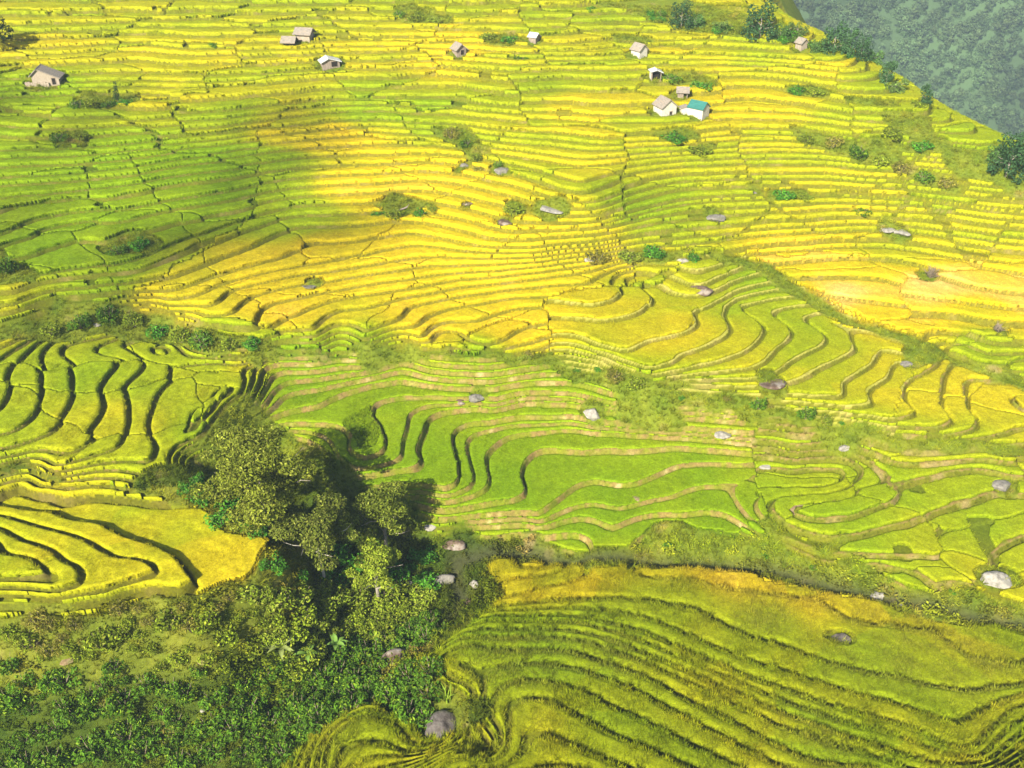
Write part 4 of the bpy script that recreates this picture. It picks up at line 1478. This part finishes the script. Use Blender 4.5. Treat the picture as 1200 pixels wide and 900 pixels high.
def shrub_kind(n, leaf, col, hue, seed, tall=1.0, lob=6, aspect=.5, sub=.5):
    r = random.Random(seed)
    L = [((r.uniform(-.3, .3), r.uniform(-.3, .3), .42 * tall), (.42, .42, .40 * tall))]
    for i in range(lob):
        a = 2.4 * i
        q = r.uniform(.3, .62)
        L.append(((q * math.cos(a), q * math.sin(a), r.uniform(.22, .62) * tall), (sub * r.uniform(.5, .8), sub * r.uniform(.5, .8), sub * tall * r.uniform(.5, .8))))
    V, F, c = leaf_cloud(L, n, leaf, seed, col, .25, .5, .35, aspect, hue)
    V[:, 2] = np.maximum(V[:, 2], -.12)
    me = mesh_np("shrub_leaves", V, F, None, M_LEAF, c)
    SV, SF = [], []
    for i in range(6):
        a = 1.05 * i + r.uniform(-.3, .3)
        q = r.uniform(.25, .55)
        tube(SV, SF, [(0, 0, -.1), (q * .5 * math.cos(a), q * .5 * math.sin(a), .28 * tall), (q * math.cos(a), q * math.sin(a), .7 * tall)], [.035, .025, .01], 5)
    SK.append((me, mesh_np("shrub_stems", SV, SF, None, M_TWIG, smooth=True)))


shrub_kind(460, .20, (.165, .225, .012), (.27, .31, .025), 61, 1.15)             # 0 mid green
shrub_kind(460, .19, (.068, .150, .008), (.17, .26, .015), 62, 1.1)             # 1 dark green
shrub_kind(460, .20, (.20, .27, .018), (.27, .30, .04), 63, 1.15)       # 2 yellow green
shrub_kind(380, .24, (.060, .200, .014), (.12, .28, .02), 64, 1.1, 7, .4)   # 3 bright green
shrub_kind(300, .26, (.19, .19, .022), (.30, .26, .05), 65, 1.3, 5, .28)  # 4 scrubby olive
CATN = "shrub"


def shrub(x, y, k, s, label, group=None, hs=1.0, name="shrub"):
    z = float(hz(x, y)[0])
    t = empty(name, (x, y, z - .03), random.uniform(0, 6.28), label, CATN, group)
    t.scale = (s, s, s * hs)
    link("leaves", SK[k][0], t)
    link("stems", SK[k][1], t)
    return t


BUSH = [  # photo x, y of the foot, width px, kind, height factor, label
    (250, 60, 16, 3, .6, "small round green bush alone in striped rice between plank hut and thatched pair"),
    (92, 128, 22, 1, 1.1, "dark bush beside the white stone below the pale plank hut"),
    (108, 127, 26, 0, .8, "broad green bush right of the white stone below the pale plank hut"),
    (128, 125, 22, 1, .7, "low dark bush at the foot of the slender sapling below the pale plank hut"),
    (148, 124, 24, 3, .6, "low bright bush right of the slender sapling below the pale plank hut"),
    (72, 170, 24, 1, .7, "left dark bush of a pair in the shaded green rice below the pale plank hut"),
    (96, 168, 24, 0, .8, "right bush of a pair in the shaded green rice below the pale plank hut"),
    (138, 297, 30, 1, .7, "dark green bush left of its twin above the bottom edge of the shaded rice"),
    (165, 292, 32, 3, .7, "bright green bush right of its dark twin above the bottom edge of the shaded rice"),
    (6, 320, 34, 1, 1.2, "large dark bush at the left edge above the lone oval paddy"),
    (468, 22, 16, 1, 1.0, "dark bush at the left end of the hedge row near the top of the hill"),
    (486, 26, 22, 0, .6, "middle green bush of the hedge row near the top of the hill"),
    (508, 29, 24, 2, .55, "yellow green bush ending the hedge row near the hilltop on its right"),
    (572, 46, 24, 0, .55, "low green bush left of the tiny white roofed hut"),
    (596, 50, 26, 3, .5, "wide bright bush just left of the tiny white roofed hut"),
    (610, 74, 22, 1, .55, "dark low bush below the tiny white roofed hut"),
    (442, 252, 22, 3, .6, "bright bush left of the fallen log in the golden terraces"),
    (462, 256, 26, 0, .8, "green bush hugging the left end of the fallen log in the golden terraces"),
    (492, 250, 26, 3, .7, "bright green bush right of the fallen log in the golden terraces"),
    (507, 248, 18, 0, .7, "small bush at the far right of the group by the fallen log"),
    (601, 252, 30, 0, .8, "round green bush above the brown stones in the golden terraces"),
    (528, 160, 26, 4, .8, "scrubby olive bush at the top of the small gully in mid slope"),
    (546, 170, 22, 1, .8, "dark bush halfway down the small gully in mid slope"),
    (558, 186, 20, 0, .8, "green bush at the lower end of the small gully in mid slope"),
    (585, 192, 18, 1, .6, "small dark bush right of the small gully in mid slope"),
    (560, 198, 18, 4, .7, "olive scrub under the small gully in mid slope"),
    (700, 306, 34, 4, .6, "olive scrub at the left end of the rocky break above the rounded terraces"),
    (735, 303, 34, 2, .6, "yellow green shrub in the rocky break above the rounded terraces"),
    (765, 298, 34, 3, .7, "bright green shrub in the middle of the rocky break above the rounded terraces"),
    (812, 302, 24, 3, .9, "green bush at the head of the bushy ditch right of the rocky break"),
    (787, 92, 30, 1, .5, "long dark bush between the tin roofed hut and the field on its right"),
    (822, 102, 34, 3, .5, "bright bush just above right of the low grey shed"),
    (790, 166, 40, 3, .4, "long green bush row below the white gabled hut"),
    (818, 180, 36, 0, .4, "second green bush row, lower and right of the one under the white gabled hut"),
    (934, 108, 30, 3, .5, "bright green bush in the golden rice right of the teal roofed hut"),
    (955, 110, 26, 0, .5, "green bush touching the right of the bright one beyond the teal roofed hut"),
    (918, 234, 34, 3, .5, "bright green bush in the rice above the lone grey boulder slab"),
    (942, 236, 24, 0, .5, "smaller green bush right of the bright one above the pale rock slabs"),
    (1010, 250, 26, 1, .5, "dark low bush left of the pale rock slabs"),
    (943, 168, 26, 0, .7, "first bush at the upper left end of the ravine hedge"),
    (975, 176, 28, 4, .8, "olive bush second along the ravine hedge from its upper left end"),
    (1003, 188, 30, 1, 1.0, "dark bush third along the ravine hedge from its upper left end"),
    (1030, 198, 28, 0, .9, "green bush in the middle of the ravine hedge"),
    (1055, 206, 28, 4, .9, "olive bush just past the middle of the ravine hedge"),
    (1082, 214, 28, 1, .8, "dark bush second from the lower right end of the ravine hedge"),
    (1108, 222, 26, 4, .8, "olive bush at the lower right end of the ravine hedge"),
    (1045, 165, 34, 0, .6, "green bush above the ravine hedge in the pale striped fields"),
    (1080, 178, 34, 3, .5, "bright bush right of the one above the ravine hedge"),
    (1075, 130, 30, 0, .5, "low bush near the ridge in the pale striped fields"),
    (888, 480, 24, 1, 1.3, "round dark green bush below the brown rubble on the rounded terraces"),
    (944, 491, 26, 1, 1.3, "darkest round bush on the grassy strip right of the brown rubble"),
    (968, 494, 20, 0, .9, "mid green bush right of the darkest round bush on the grassy strip"),
    (720, 446, 30, 4, .7, "olive scrub on the grassy strip left under the rounded terraces"),
    (745, 455, 30, 0, .7, "green shrub on the grassy strip under the rounded terraces"),
    (60, 392, 30, 0, .9, "green shrub below the lone oval paddy"), (95, 384, 34, 1, 1.0, "dark shrub right of the lone oval paddy"),
    (128, 376, 34, 1, 1.2, "large dark shrub where the grassy gully meets the golden terraces"), (158, 384, 32, 0, 1.0, "mid green shrub in the gully under the first golden terrace ends"),
    (185, 394, 32, 3, .9, "bright shrub in the gully above the wavy left paddies"), (212, 400, 34, 0, 1.0, "broad green shrub in the gully, right of the bright one"),
    (238, 408, 36, 1, 1.1, "dark tall shrub in the gully above the right end of the wavy paddies"), (268, 410, 30, 0, .9, "green shrub in the gully beside the small yellow paddy"),
    (296, 408, 30, 3, .7, "bright low shrub at the right end of the bushy part of the gully"),
]
for px, py, w, k, hf, lab in BUSH:
    x, y, z = on_ground(px, py)
    s = w / pxm(x, y, z) / 1.8
    shrub(x, y, k, s, lab, "bushes scattered over the terraces", hf)

# thickets along the stream: every shrub its own plant, members of one kind look alike
THICK = {
    1: ("dark green leafy shrub in the shaded thicket along the stream at bottom left", "dark shrubs of the streamside thicket"),
    0: ("mid green leafy shrub on the bank between yellow paddy and stream", "green shrubs of the bank"),
    2: ("sunlit yellow green shrub on the bank under the trees", "yellow green shrubs of the bank"),
    3: ("bright green shrub close around the feet of the stream trees", "bright shrubs around the trees"),
    4: ("scrubby olive shrub on the dry upper part of the bank below the yellow paddy", "olive scrub of the bank"),
}
TREG = {
    1: [(0, 785), (330, 790), (520, 720), (500, 870), (330, 895), (0, 899)],
    0: [(0, 745), (300, 720), (470, 700), (500, 740), (330, 820), (0, 800)],
    2: [(280, 700), (360, 690), (480, 690), (510, 700), (470, 760), (300, 760)],
    3: [(215, 575), (262, 560), (300, 610), (345, 660), (500, 650), (520, 690), (420, 700), (345, 700)],
    4: [(0, 735), (110, 720), (230, 715), (330, 675), (345, 700), (250, 760), (0, 770)],
}
TN = {1: 130, 0: 44, 2: 34, 3: 34, 4: 14}
rr = random.Random(77)
placed = []
for k, poly in TREG.items():
    pa = np.array(poly, float)
    n = tries = 0
    while n < TN[k] and tries < 4000:
        tries += 1
        px, py = rr.uniform(pa[:, 0].min(), pa[:, 0].max()), rr.uniform(pa[:, 1].min(), pa[:, 1].max())
        if not inside(pa, np.array([px]), np.array([py]))[0]:
            continue
        x, y, z = on_ground(px, py)
        if ras(WILD, x, y) < .5 or any((x - a) ** 2 + (y - b) ** 2 < c for a, b, c in placed):
            continue
        s = rr.uniform(.7, 2.1) * {1: 1.15, 0: 1.1, 2: 1.1, 3: 1.15, 4: .85}[k]
        placed.append((x, y, (s * .72) ** 2))
        shrub(x, y, k, s, *THICK[k], rr.uniform(.75, 1.25))
        n += 1

# scrub on the stream bank at right
for i in range(15):
    px = rr.uniform(690, 1200)
    py = np.interp(px, [690, 760, 900, 1040, 1200], [645, 646, 652, 682, 712]) + rr.uniform(-14, 8)
    x, y, z = on_ground(px, py)
    k = rr.choice([0, 0, 1, 3])
    shrub(x, y, k, rr.uniform(.4, .8), "low green shrub overhanging the narrow stream above the near rice slope", "shrubs above the narrow stream", rr.uniform(.6, .9))

# low growth on the bank between the rounded terraces and the green bowl
for i in range(22):
    px = rr.uniform(560, 1000)
    py = np.interp(px, [560, 640, 700, 760, 880, 1000], [413, 418, 436, 455, 479, 502]) + rr.uniform(-6, 6)
    x, y, z = on_ground(px, py)
    shrub(x, y, rr.choice([0, 0, 2, 3, 4]), rr.uniform(.45, .95), "small low shrub on the grassy bank between the rounded terraces and the green bowl", "shrubs on the grassy bank", rr.uniform(.5, .8))
# thicket at the foot of the ridge trees
for i in range(30):
    px = rr.uniform(690, 1060)
    py = np.interp(px, [690, 800, 880, 940, 1000, 1060], [16, 26, 40, 52, 68, 86]) + rr.uniform(-10, 3)
    x, y, z = on_ground(px, py)
    if y > 230:
        continue
    shrub(x, y, rr.choice([0, 1, 3, 3]), rr.uniform(1.0, 2.1), "green bush in the thicket at the feet of the ridge trees", "bushes under the ridge trees", rr.uniform(.6, .9))

# slender sapling by the pale hut
x, y, z = on_ground(139, 122)
t = empty("sapling", (x, y, z), 0, "slender upright sapling below right of the pale plank hut", "tree")
link("trunk", trunk_mesh(3.6, .06, 3, 81, .6, M_TWIG), t)
V, F, c = leaf_cloud([((0, 0, 2.2), (.55, .55, 1.3)), ((.1, 0, 3.6), (.4, .4, .9)), ((-.2, .1, 1.4), (.7, .7, .6))], 320, .34, 81, (.06, .11, .03), .25, .4)
link("crown", mesh_np("crown", V, F, None, M_LEAF, c), t)


# ------------------------------------------------------------------ banana plants and tall grass on the bank
def big_leaf(V, F, C_, base_, yaw, L, W, rise, col, r):
    k0, n = len(V), 7
    d = np.array((math.cos(yaw), math.sin(yaw), 0))
    sd2 = np.array((-math.sin(yaw), math.cos(yaw), 0))
    for i in range(n + 1):
        t = i / n
        p = np.array(base_) + d * L * t * math.cos(rise * (1 - .8 * t)) + np.array((0, 0, L * (math.sin(rise) * t - .55 * t * t)))
        w = W * math.sin(math.pi * min(.97, .08 + .92 * t)) * .5
        for q in (-1, 0, 1):
            V.append(tuple(p + sd2 * w * q + np.array((0, 0, abs(q) * w * .35))))
            C_.append(tuple(np.array(col) * r.uniform(.85, 1.15) * (1.25 if q == 0 else 1)))
    for i in range(n):
        for q in (0, 1):
            a = k0 + i * 3 + q
            F.append((a, a + 1, a + 4, a + 3))


def banana(px, py, nleaf, L, label, seed, col):
    x, y, z = on_ground(px, py)
    r = random.Random(seed)
    t = empty("banana_plant", (x, y, z), 0, label, "banana plant", "banana plants on the bank")
    V, F = [], []
    tube(V, F, [(0, 0, -.2), (.03, 0, .7), (0, .04, 1.5)], [.14, .11, .07], 8)
    link("stem", mesh_np("stem", V, F, None, mat_solid("banana_stem%d" % seed, (.13, .16, .04), (.26, .26, .10), 4.0), smooth=True), t)
    for i in range(nleaf):
        V, F, Cc = [], [], []
        big_leaf(V, F, Cc, (0, 0, 1.35 + .05 * i), i * 2.4 + r.uniform(-.3, .3), L * r.uniform(.75, 1.15), .55 * r.uniform(.8, 1.1), r.uniform(.7, 1.25), col, r)
        link("leaf", mesh_np("leaf", V, F, None, M_LEAF, np.array(Cc), smooth=True), t)


banana(332, 772, 9, 1.7, "large pale banana plant with arching leaves on the bank left of the upright one", 91, (.26, .31, .09))
banana(362, 778, 6, 1.5, "slim banana plant with upright leaves between the two broader ones", 92, (.15, .26, .04))
banana(396, 766, 7, 1.4, "green banana plant on the bank, nearest to the stream rocks", 93, (.16, .28, .05))

x, y, z = on_ground(524, 822)
V, F4_, F3_, hh_ = blades(26, 1.9, .35, .12, .5, 95, 3)
o = link("tall_grass", mesh_np("tall_grass", V, F4_, F3_, M_LEAF, np.full((len(V), 3), (.25, .36, .03))))
o.location = (x, y, z)
tag(o, "bright upright clump of tall grass above the dark rounded boulder", "grass clump")

# dead shrubs on the right
for px, py, s, lab, seed in [(1091, 322, 1.25, "grey leafless shrub standing in the orange tan fields", 101), (1168, 390, .95, "dark twiggy shrub at the lower right of the tan fields", 102)]:
    x, y, z = on_ground(px, py)
    r = random.Random(seed)
    V, F = [], []
    for i in range(26):
        a, el_ = r.uniform(0, 6.28), r.uniform(.5, 1.5)
        L = s * r.uniform(1.0, 1.9)
        m = (math.cos(a) * L * .5 * math.cos(el_), math.sin(a) * L * .5 * math.cos(el_), L * .55 * math.sin(el_))
        e = (m[0] * 1.9 + r.uniform(-.2, .2), m[1] * 1.9 + r.uniform(-.2, .2), m[2] * 1.8)
        tube(V, F, [(0, 0, -.1), m, e], [.07, .045, .015], 5)
        for q in range(3):
            f = (m[0] + r.uniform(-.5, .5) * s, m[1] + r.uniform(-.5, .5) * s, m[2] + r.uniform(.1, .6) * s)
            tube(V, F, [m, f], [.03, .01], 4)
    t = empty("dead_shrub", (x, y, z), 0, lab, "shrub", "dead shrubs on the right")
    link("branches", mesh_np("branches", V, F, None, M_TWIG), t)
    V, F, c = leaf_cloud([((0, 0, .6 * s), (.8 * s, .8 * s, .5 * s))], 130, .2, seed, (.05, .05, .035) if seed == 102 else (.13, .11, .08), .3, .3)
    link("withered_leaves", mesh_np("withered_leaves", V, F, None, M_LEAF, c), t)


# ------------------------------------------------------------------ rocks
def rock_mesh(seed, sx, sy, sz, blocky=.35, sub=4):
    bm = bmesh.new()
    bmesh.ops.create_icosphere(bm, subdivisions=sub, radius=1.0)
    r = random.Random(seed)
    planes = []
    for i in range(9):
        v = Vector((r.gauss(0, 1), r.gauss(0, 1), r.gauss(0, 1))).normalized()
        planes.append((v, r.uniform(.55, .85)))
    off = Vector((r.uniform(0, 50), r.uniform(0, 50), r.uniform(0, 50)))
    from mathutils import noise as mn
    for v in bm.verts:
        p = v.co.copy()
        for q, d in planes:
            e = p.dot(q) - d
            if e > 0:
                p -= q * e * (.6 + blocky)
        f = 1 + .16 * mn.noise(p * 1.6 + off) + .07 * mn.noise(p * 4.5 + off) + .03 * mn.noise(p * 11 + off)
        v.co = Vector((p.x * f * sx, p.y * f * sy, p.z * f * sz))
    me = bpy.data.meshes.new("rock")
    bm.to_mesh(me)
    bm.free()
    return me


ROCKS = [  # px, py centre, width px, height factor, material, label
    (558, 463, 22, .45, M_ROCKG, "grey boulder at the left end of the tan bank in the green bowl"),
    (695, 483, 25, .6, M_ROCKW, "largest white boulder at the junction of banks in the green bowl"),
    (540, 468, 14, .4, M_ROCKB, "small brown stone left of the grey boulder in the green bowl"),
    (990, 523, 18, .5, M_ROCKW, "pale boulder beside the paddy edge right of the green bowl"),
    (1172, 565, 30, .5, M_ROCKG, "grey boulder at the right edge among green banks, upper of two"),
    (1168, 677, 42, .5, M_ROCKW, "broad pale boulder at the right edge just above the stream"),
    (1028, 691, 22, .5, M_ROCKW, "pale rock beside the narrow stream right of its bend"),
    (1056, 703, 10, .5, M_ROCKG, "small stone on the stream bank right of the pale rock"),
    (847, 503, 26, .3, M_ROCKW, "pale stones showing in the bank right of the white boulder"),
    (895, 542, 22, .35, M_ROCKW, "flat pale stone in the tan bank below right of the white boulder"),
    (943, 560, 24, .4, M_ROCKB, "brown stone on the bare bank in the right green fields"),
    (744, 577, 30, .4, M_SOIL, "patch of bare brown earth where a bank in the green bowl has slipped"),
    (935, 590, 44, .35, M_SOIL, "bare tan earth slip on the rough bank of the right green fields"),
    (520, 676, 30, .5, M_ROCKG, "flat topped grey boulder spanning the stream below the bright yellow green tree"),
    (532, 633, 34, .3, M_ROCKB, "long flat stone slab at the bottom corner of the green bowl"),
    (504, 617, 16, .5, M_ROCKW, "pale stone at the left corner of the green bowl by the tree"),
    (478, 683, 24, .45, M_ROCKG, "grey rock at the foot of the bright yellow green tree"),
    (556, 684, 15, .9, M_ROCKW, "upright pale rock on the right side of the stream bend"),
    (554, 700, 18, .6, M_ROCKB, "brown rock under the upright pale one in the stream bend"),
    (508, 742, 30, .3, M_ROCKG, "low grey ledge over the dark hollow left of the near rice rows"),
    (466, 774, 54, .5, M_ROCKB, "reddish brown boulder with a bleached top beside the shaded stream"),
    (573, 726, 14, .5, M_ROCKG, "small grey stone at the left tip of the near rice slope"),
    (522, 848, 56, .55, M_ROCKD, "large dark rounded boulder between the lobes of rice at the bottom"),
    (236, 825, 9, .5, M_ROCKW, "small white stone in the dark thicket at bottom left"),
    (238, 770, 22, .35, M_SOIL, "bare earth patch on the bank below the yellow paddy tip"),
    (80, 770, 20, .35, M_SOIL, "bare tan earth patch in the scrub at far left"),
    (36, 748, 28, .4, M_SOIL, "wide bare soil scar on the scrubby bank at the left edge"),
    (362, 333, 20, .4, M_ROCKG, "grey boulder lying in the golden terraces on the left"),
    (592, 257, 20, .5, M_ROCKB, "brown stones under the round bush in the golden terraces"),
    (545, 190, 14, .5, M_ROCKG, "grey stone at the foot of the small gully in mid slope"),
    (547, 236, 16, .4, M_ROCKB, "brownish stone in the golden terraces below the small gully"),
    (588, 195, 24, .35, M_ROCKG, "row of dark grey stones right under the small gully"),
    (645, 242, 36, .13, M_ROCKW, "long low stretch of pale dry stones on a golden terrace bank"),
    (905, 447, 36, .2, M_ROCKB, "brown rubble heap on the edge of the rounded terraces"),
    (838, 252, 28, .45, M_ROCKG, "lone grey boulder slab lying slanted in the upper right rice"),
    (885, 225, 10, .7, M_ROCKG, "small grey stone left of the bright bush in the upper right rice"),
    (1040, 264, 22, .3, M_ROCKW, "left one of two pale rock slabs above the tan fields"),
    (1058, 268, 24, .3, M_ROCKW, "right one of two pale rock slabs above the tan fields"),
    (690, 303, 14, .6, M_ROCKW, "pale stone at the left end of the rocky break above the rounded terraces"),
    (800, 300, 20, .6, M_ROCKW, "pale rock between the bushes of the rocky break"),
    (822, 335, 34, .35, M_ROCKB, "brown stony bank beside the bushy ditch"),
    (88, 122, 10, 1.0, M_ROCKW, "white stone among the bushes below the pale plank hut"),
    (203, 125, 12, .5, M_ROCKW, "pale stone in the rice right of the slender sapling"),
    (114, 378, 10, .5, M_ROCKW, "pale stone in the grassy gully right of the lone oval paddy"),
    (986, 746, 24, .5, M_ROCKD, "dark stump like rock poking out of the near rice slope"),
    (1062, 425, 16, .6, M_ROCKG, "grey stone in the bushy ditch right of the rounded terraces"),
    (700, 20, 12, .5, M_ROCKW, "pale stones near the top of the hill left of the ridge trees"),
]
for i, (px, py, w, hf, mt, lab) in enumerate(ROCKS):
    x, y, z = on_ground(px, py + (4 if w > 18 else 2))
    s = w / pxm(x, y, z) / 2 * .92
    soil = mt is M_SOIL
    me = rock_mesh(700 + i, s, s * random.uniform(.65, .9), s * hf * (1.0 if not soil else .5), .35, 4 if w > 14 else 3)
    me.materials.append(mt)
    o = link("earth_bank" if soil else "boulder", me)
    o.location = (x, y, z + s * hf * (.08 if not soil else -.05))
    o.rotation_euler = (random.uniform(-.12, .12), random.uniform(-.12, .12), random.uniform(-.5, .5))
    for p in me.polygons:
        p.use_smooth = True
    tag(o, lab, "earth bank" if soil else "rock", "bare earth patches" if soil else "rocks lying about the valley")

# fallen log with a white split end in the golden terraces
x, y, z = on_ground(473, 246)
V, F = [], []
tube(V, F, [(-1.2, -.5, .12), (-.4, -.1, .3), (.5, .25, .55), (1.0, .4, 1.1)], [.17, .16, .13, .07], 8)
o = link("fallen_log", mesh_np("fallen_log", V, F, None, M_WOOD, smooth=True))
o.location = (x, y, z)
tag(o, "fallen dark log between the green bushes in the golden terraces", "log")


# ------------------------------------------------------------------ huts
def slab(V, F, quad, th):
    """a thick slab over four corner points"""
    q = [Vector(p) for p in quad]
    n = (q[1] - q[0]).cross(q[3] - q[0]).normalized()
    k = len(V)
    V += [tuple(p) for p in q] + [tuple(p + n * th) for p in q]
    F += [(k + 3, k + 2, k + 1, k), (k + 4, k + 5, k + 6, k + 7)]
    for i in range(4):
        j = (i + 1) % 4
        F.append((k + i, k + j, k + 4 + j, k + 4 + i))


def boxm(V, F, x0, x1, y0, y1, z0, z1):
    k = len(V)
    V += [(x, y, z) for z in (z0, z1) for y in (y0, y1) for x in (x0, x1)]
    F += [(k, k + 2, k + 3, k + 1), (k + 4, k + 5, k + 7, k + 6), (k, k + 1, k + 5, k + 4), (k + 2, k + 6, k + 7, k + 3), (k, k + 4, k + 6, k + 2), (k + 1, k + 3, k + 7, k + 5)]


def hut(name, px, py, w, d, el, er, ax, ah, yaw, wall, roof, label, door=None, over=.35, open_front=False, cat="hut", th=.14, fence=False):
    """gable faces local -Y; ridge runs along Y; el, er eave heights left and right; ax, ah the ridge"""
    x, y, z = on_ground(px, py)
    t = empty(name, (x, y, z + .02), math.radians(yaw), label, cat, "field huts on the hillside")
    w, d, el, er, ax, ah, over = (q * .85 for q in (w, d, el, er, ax, ah, over))
    hw, hd, g = w / 2, d / 2, -1.3
    if not open_front:
        prof = [(-hw, g), (hw, g), (hw, er), (ax, ah), (-hw, el)]
        V = [(a, -hd, b) for a, b in prof] + [(a, hd, b) for a, b in prof]
        F5 = [tuple(range(5)), (9, 8, 7, 6, 5)] + [(i, i + 5, (i + 1) % 5 + 5, (i + 1) % 5) for i in range(5)]
        me = bpy.data.meshes.new("wall")
        me.from_pydata(V, [], F5)
        me.materials.append(wall)
        link("wall", me, t)
    else:
        V, F = [], []
        boxm(V, F, -hw, hw, hd - .12, hd, g, min(el, er) - .02)
        boxm(V, F, -hw, -hw + .12, -hd * .2, hd - .122, g, el - .02)
        link("wall", mesh_np("wall", V, F, None, wall), t)
        for sx in (-1, 1):
            V, F = [], []
            boxm(V, F, sx * (hw - .1) - .07, sx * (hw - .1) + .07, -hd + .03, -hd + .17, g, (el if sx < 0 else er) + .02)
            link("post", mesh_np("post", V, F, None, M_WOOD), t)
        V, F = [], []
        boxm(V, F, -hw + .2, hw - .2, hd - .9, hd - .3, g, 1.0)  # plain near-black block inside the open front
        link("dark_block", mesh_np("dark_block", V, F, None, M_DARK), t)
    V, F = [], []
    sl, sr = (ah - el) / (ax + hw), (ah - er) / (hw - ax)
    e = .03
    slab(V, F, [(-hw - over, -hd - over, el - sl * over + e), (ax, -hd - over, ah + e), (ax, hd + over, ah + e), (-hw - over, hd + over, el - sl * over + e)], th)
    slab(V, F, [(ax + .004, -hd - over, ah + e), (hw + over, -hd - over, er - sr * over + e), (hw + over, hd + over, er - sr * over + e), (ax + .004, hd + over, ah + e)], th)
    rf = link("roof", mesh_np("roof", V, F, None, roof), t)
    V, F = [], []
    tube(V, F, [(ax, -hd - over - .02, ah + th), (ax, 0, ah + th + .02), (ax, hd + over + .02, ah + th)], [.10, .10, .10], 6)
    link("ridge_cap", mesh_np("ridge_cap", V, F, None, roof), rf)
    if door:
        dx, dw, dh = (q * .85 for q in door)
        V, F = [], []
        boxm(V, F, dx - dw / 2, dx + dw / 2, -hd - .02, -hd + .05, -.05, dh)
        dr = link("door", mesh_np("door", V, F, None, M_DARK), t)
        V, F = [], []
        boxm(V, F, dx - dw / 2 - .1, dx - dw / 2, -hd - .05, -hd + .03, -.05, dh)
        boxm(V, F, dx + dw / 2, dx + dw / 2 + .1, -hd - .05, -hd + .03, -.05, dh)
        boxm(V, F, dx - dw / 2 - .1, dx + dw / 2 + .1, -hd - .05, -hd + .03, dh + .001, dh + .1)
        link("door_frame", mesh_np("door_frame", V, F, None, M_WOOD), dr)
    return t


hut("plank_hut", 57, 96, 5.6, 3.6, 2.05, 1.35, -1.4, 3.25, 8, M_WALLP, M_THATCH, "largest hut, pale plank walls and grey lopsided thatch, at upper left", (1.7, .75, 1.3), .4)
x, y, z = on_ground(44, 101)
V, F = [], []
for i in range(9):
    boxm(V, F, -2.2 + i * .5, -1.76 + i * .5, -.12, .12, -.8, .75 + .08 * math.sin(i * 2.1))
boxm(V, F, -2.2, 2.3, -.16, -.123, .35, .5)
o = link("low_wall", mesh_np("low_wall", V, F, None, M_WALLP))
o.location = (x, y, z)
tag(o, "low pale boarded wall in front of the plank hut at upper left", "wall")
hut("thatched_hut", 358, 49, 3.0, 3.5, 1.3, 1.3, 0, 2.2, 78, M_WALLP, M_THATCH, "upper hut of the thatched pair, pale wall showing under its right eave", None, .5)
hut("thatched_hut", 340, 56, 2.3, 2.6, .9, .9, 0, 1.7, 84, M_DARK, M_THATCH, "lower hut of the thatched pair, dark under its drooping roof", None, .5)
hut("tin_roofed_hut", 387, 78, 4.0, 2.4, 1.1, 1.0, -.5, 1.8, 22, M_WOOD, M_TIN, "hut with a bright white tin roof below the thatched pair", (.8, 1.4, 1.05), .45)
hut("field_hut", 538, 63, 2.4, 2.6, 1.2, 1.2, 0, 2.2, 30, M_WOOD, M_THATCH, "small lone grey thatched hut in the reddish gold rice near the top", (.2, .8, 1.0), .4)
hut("field_hut", 626, 49, 2.0, 1.9, 1.0, .9, 0, 1.6, 60, M_WOOD, M_TIN, "tiny hut with a white roof between green bushes at the top", None, .3)
hut("gabled_hut", 749, 62, 2.5, 2.8, 1.4, 1.4, 0, 2.5, 38, M_WALLW, M_THATCH, "small white gabled hut with grey roof under the ridge trees", None, .3)
hut("tin_roofed_hut", 768, 89, 2.3, 1.9, 1.7, 1.5, 0, 2.0, 8, M_WALLW, M_TIN, "box like open fronted hut with pale tin roof above the low grey shed", None, .3, True)
hut("open_shed", 800, 109, 2.2, 2.2, 1.1, 1.1, 0, 1.8, 82, M_WOOD, M_THATCH, "low grey open shed just above the white hut and the teal roofed hut", None, .35, True, "shed")
hut("gabled_hut", 779, 129, 3.5, 3.6, 1.6, 1.6, 0, 3.0, 24, M_WALLW, M_THATCH, "large white gabled hut with grey roof left of the teal roofed hut", (.4, .5, .6), .3)
hut("lean_to", 803, 129, 2.1, 1.6, 1.1, 1.0, .2, 1.4, 10, M_WALLW, M_THATCH, "low pale lean-to linking the white gabled hut and the teal roofed hut", None, .12, False, "shed")
hut("teal_roofed_hut", 818, 133, 3.0, 3.6, 1.7, 1.7, 0, 2.8, 52, M_WALLW, M_TEAL, "white hut with a teal green tin roof", None, .15)
hut("field_hut", 939, 54, 1.9, 1.9, 1.3, 1.3, 0, 2.1, 30, M_WALLP, M_THATCH, "little grey hut among the ridge trees", None, .3)
hut("field_hut", 1064, 84, 2.6, 2.4, .9, .9, 0, 1.5, 80, M_WALLP, M_TIN, "pale roofed hut half hidden behind the ridge on the right", None, .3)
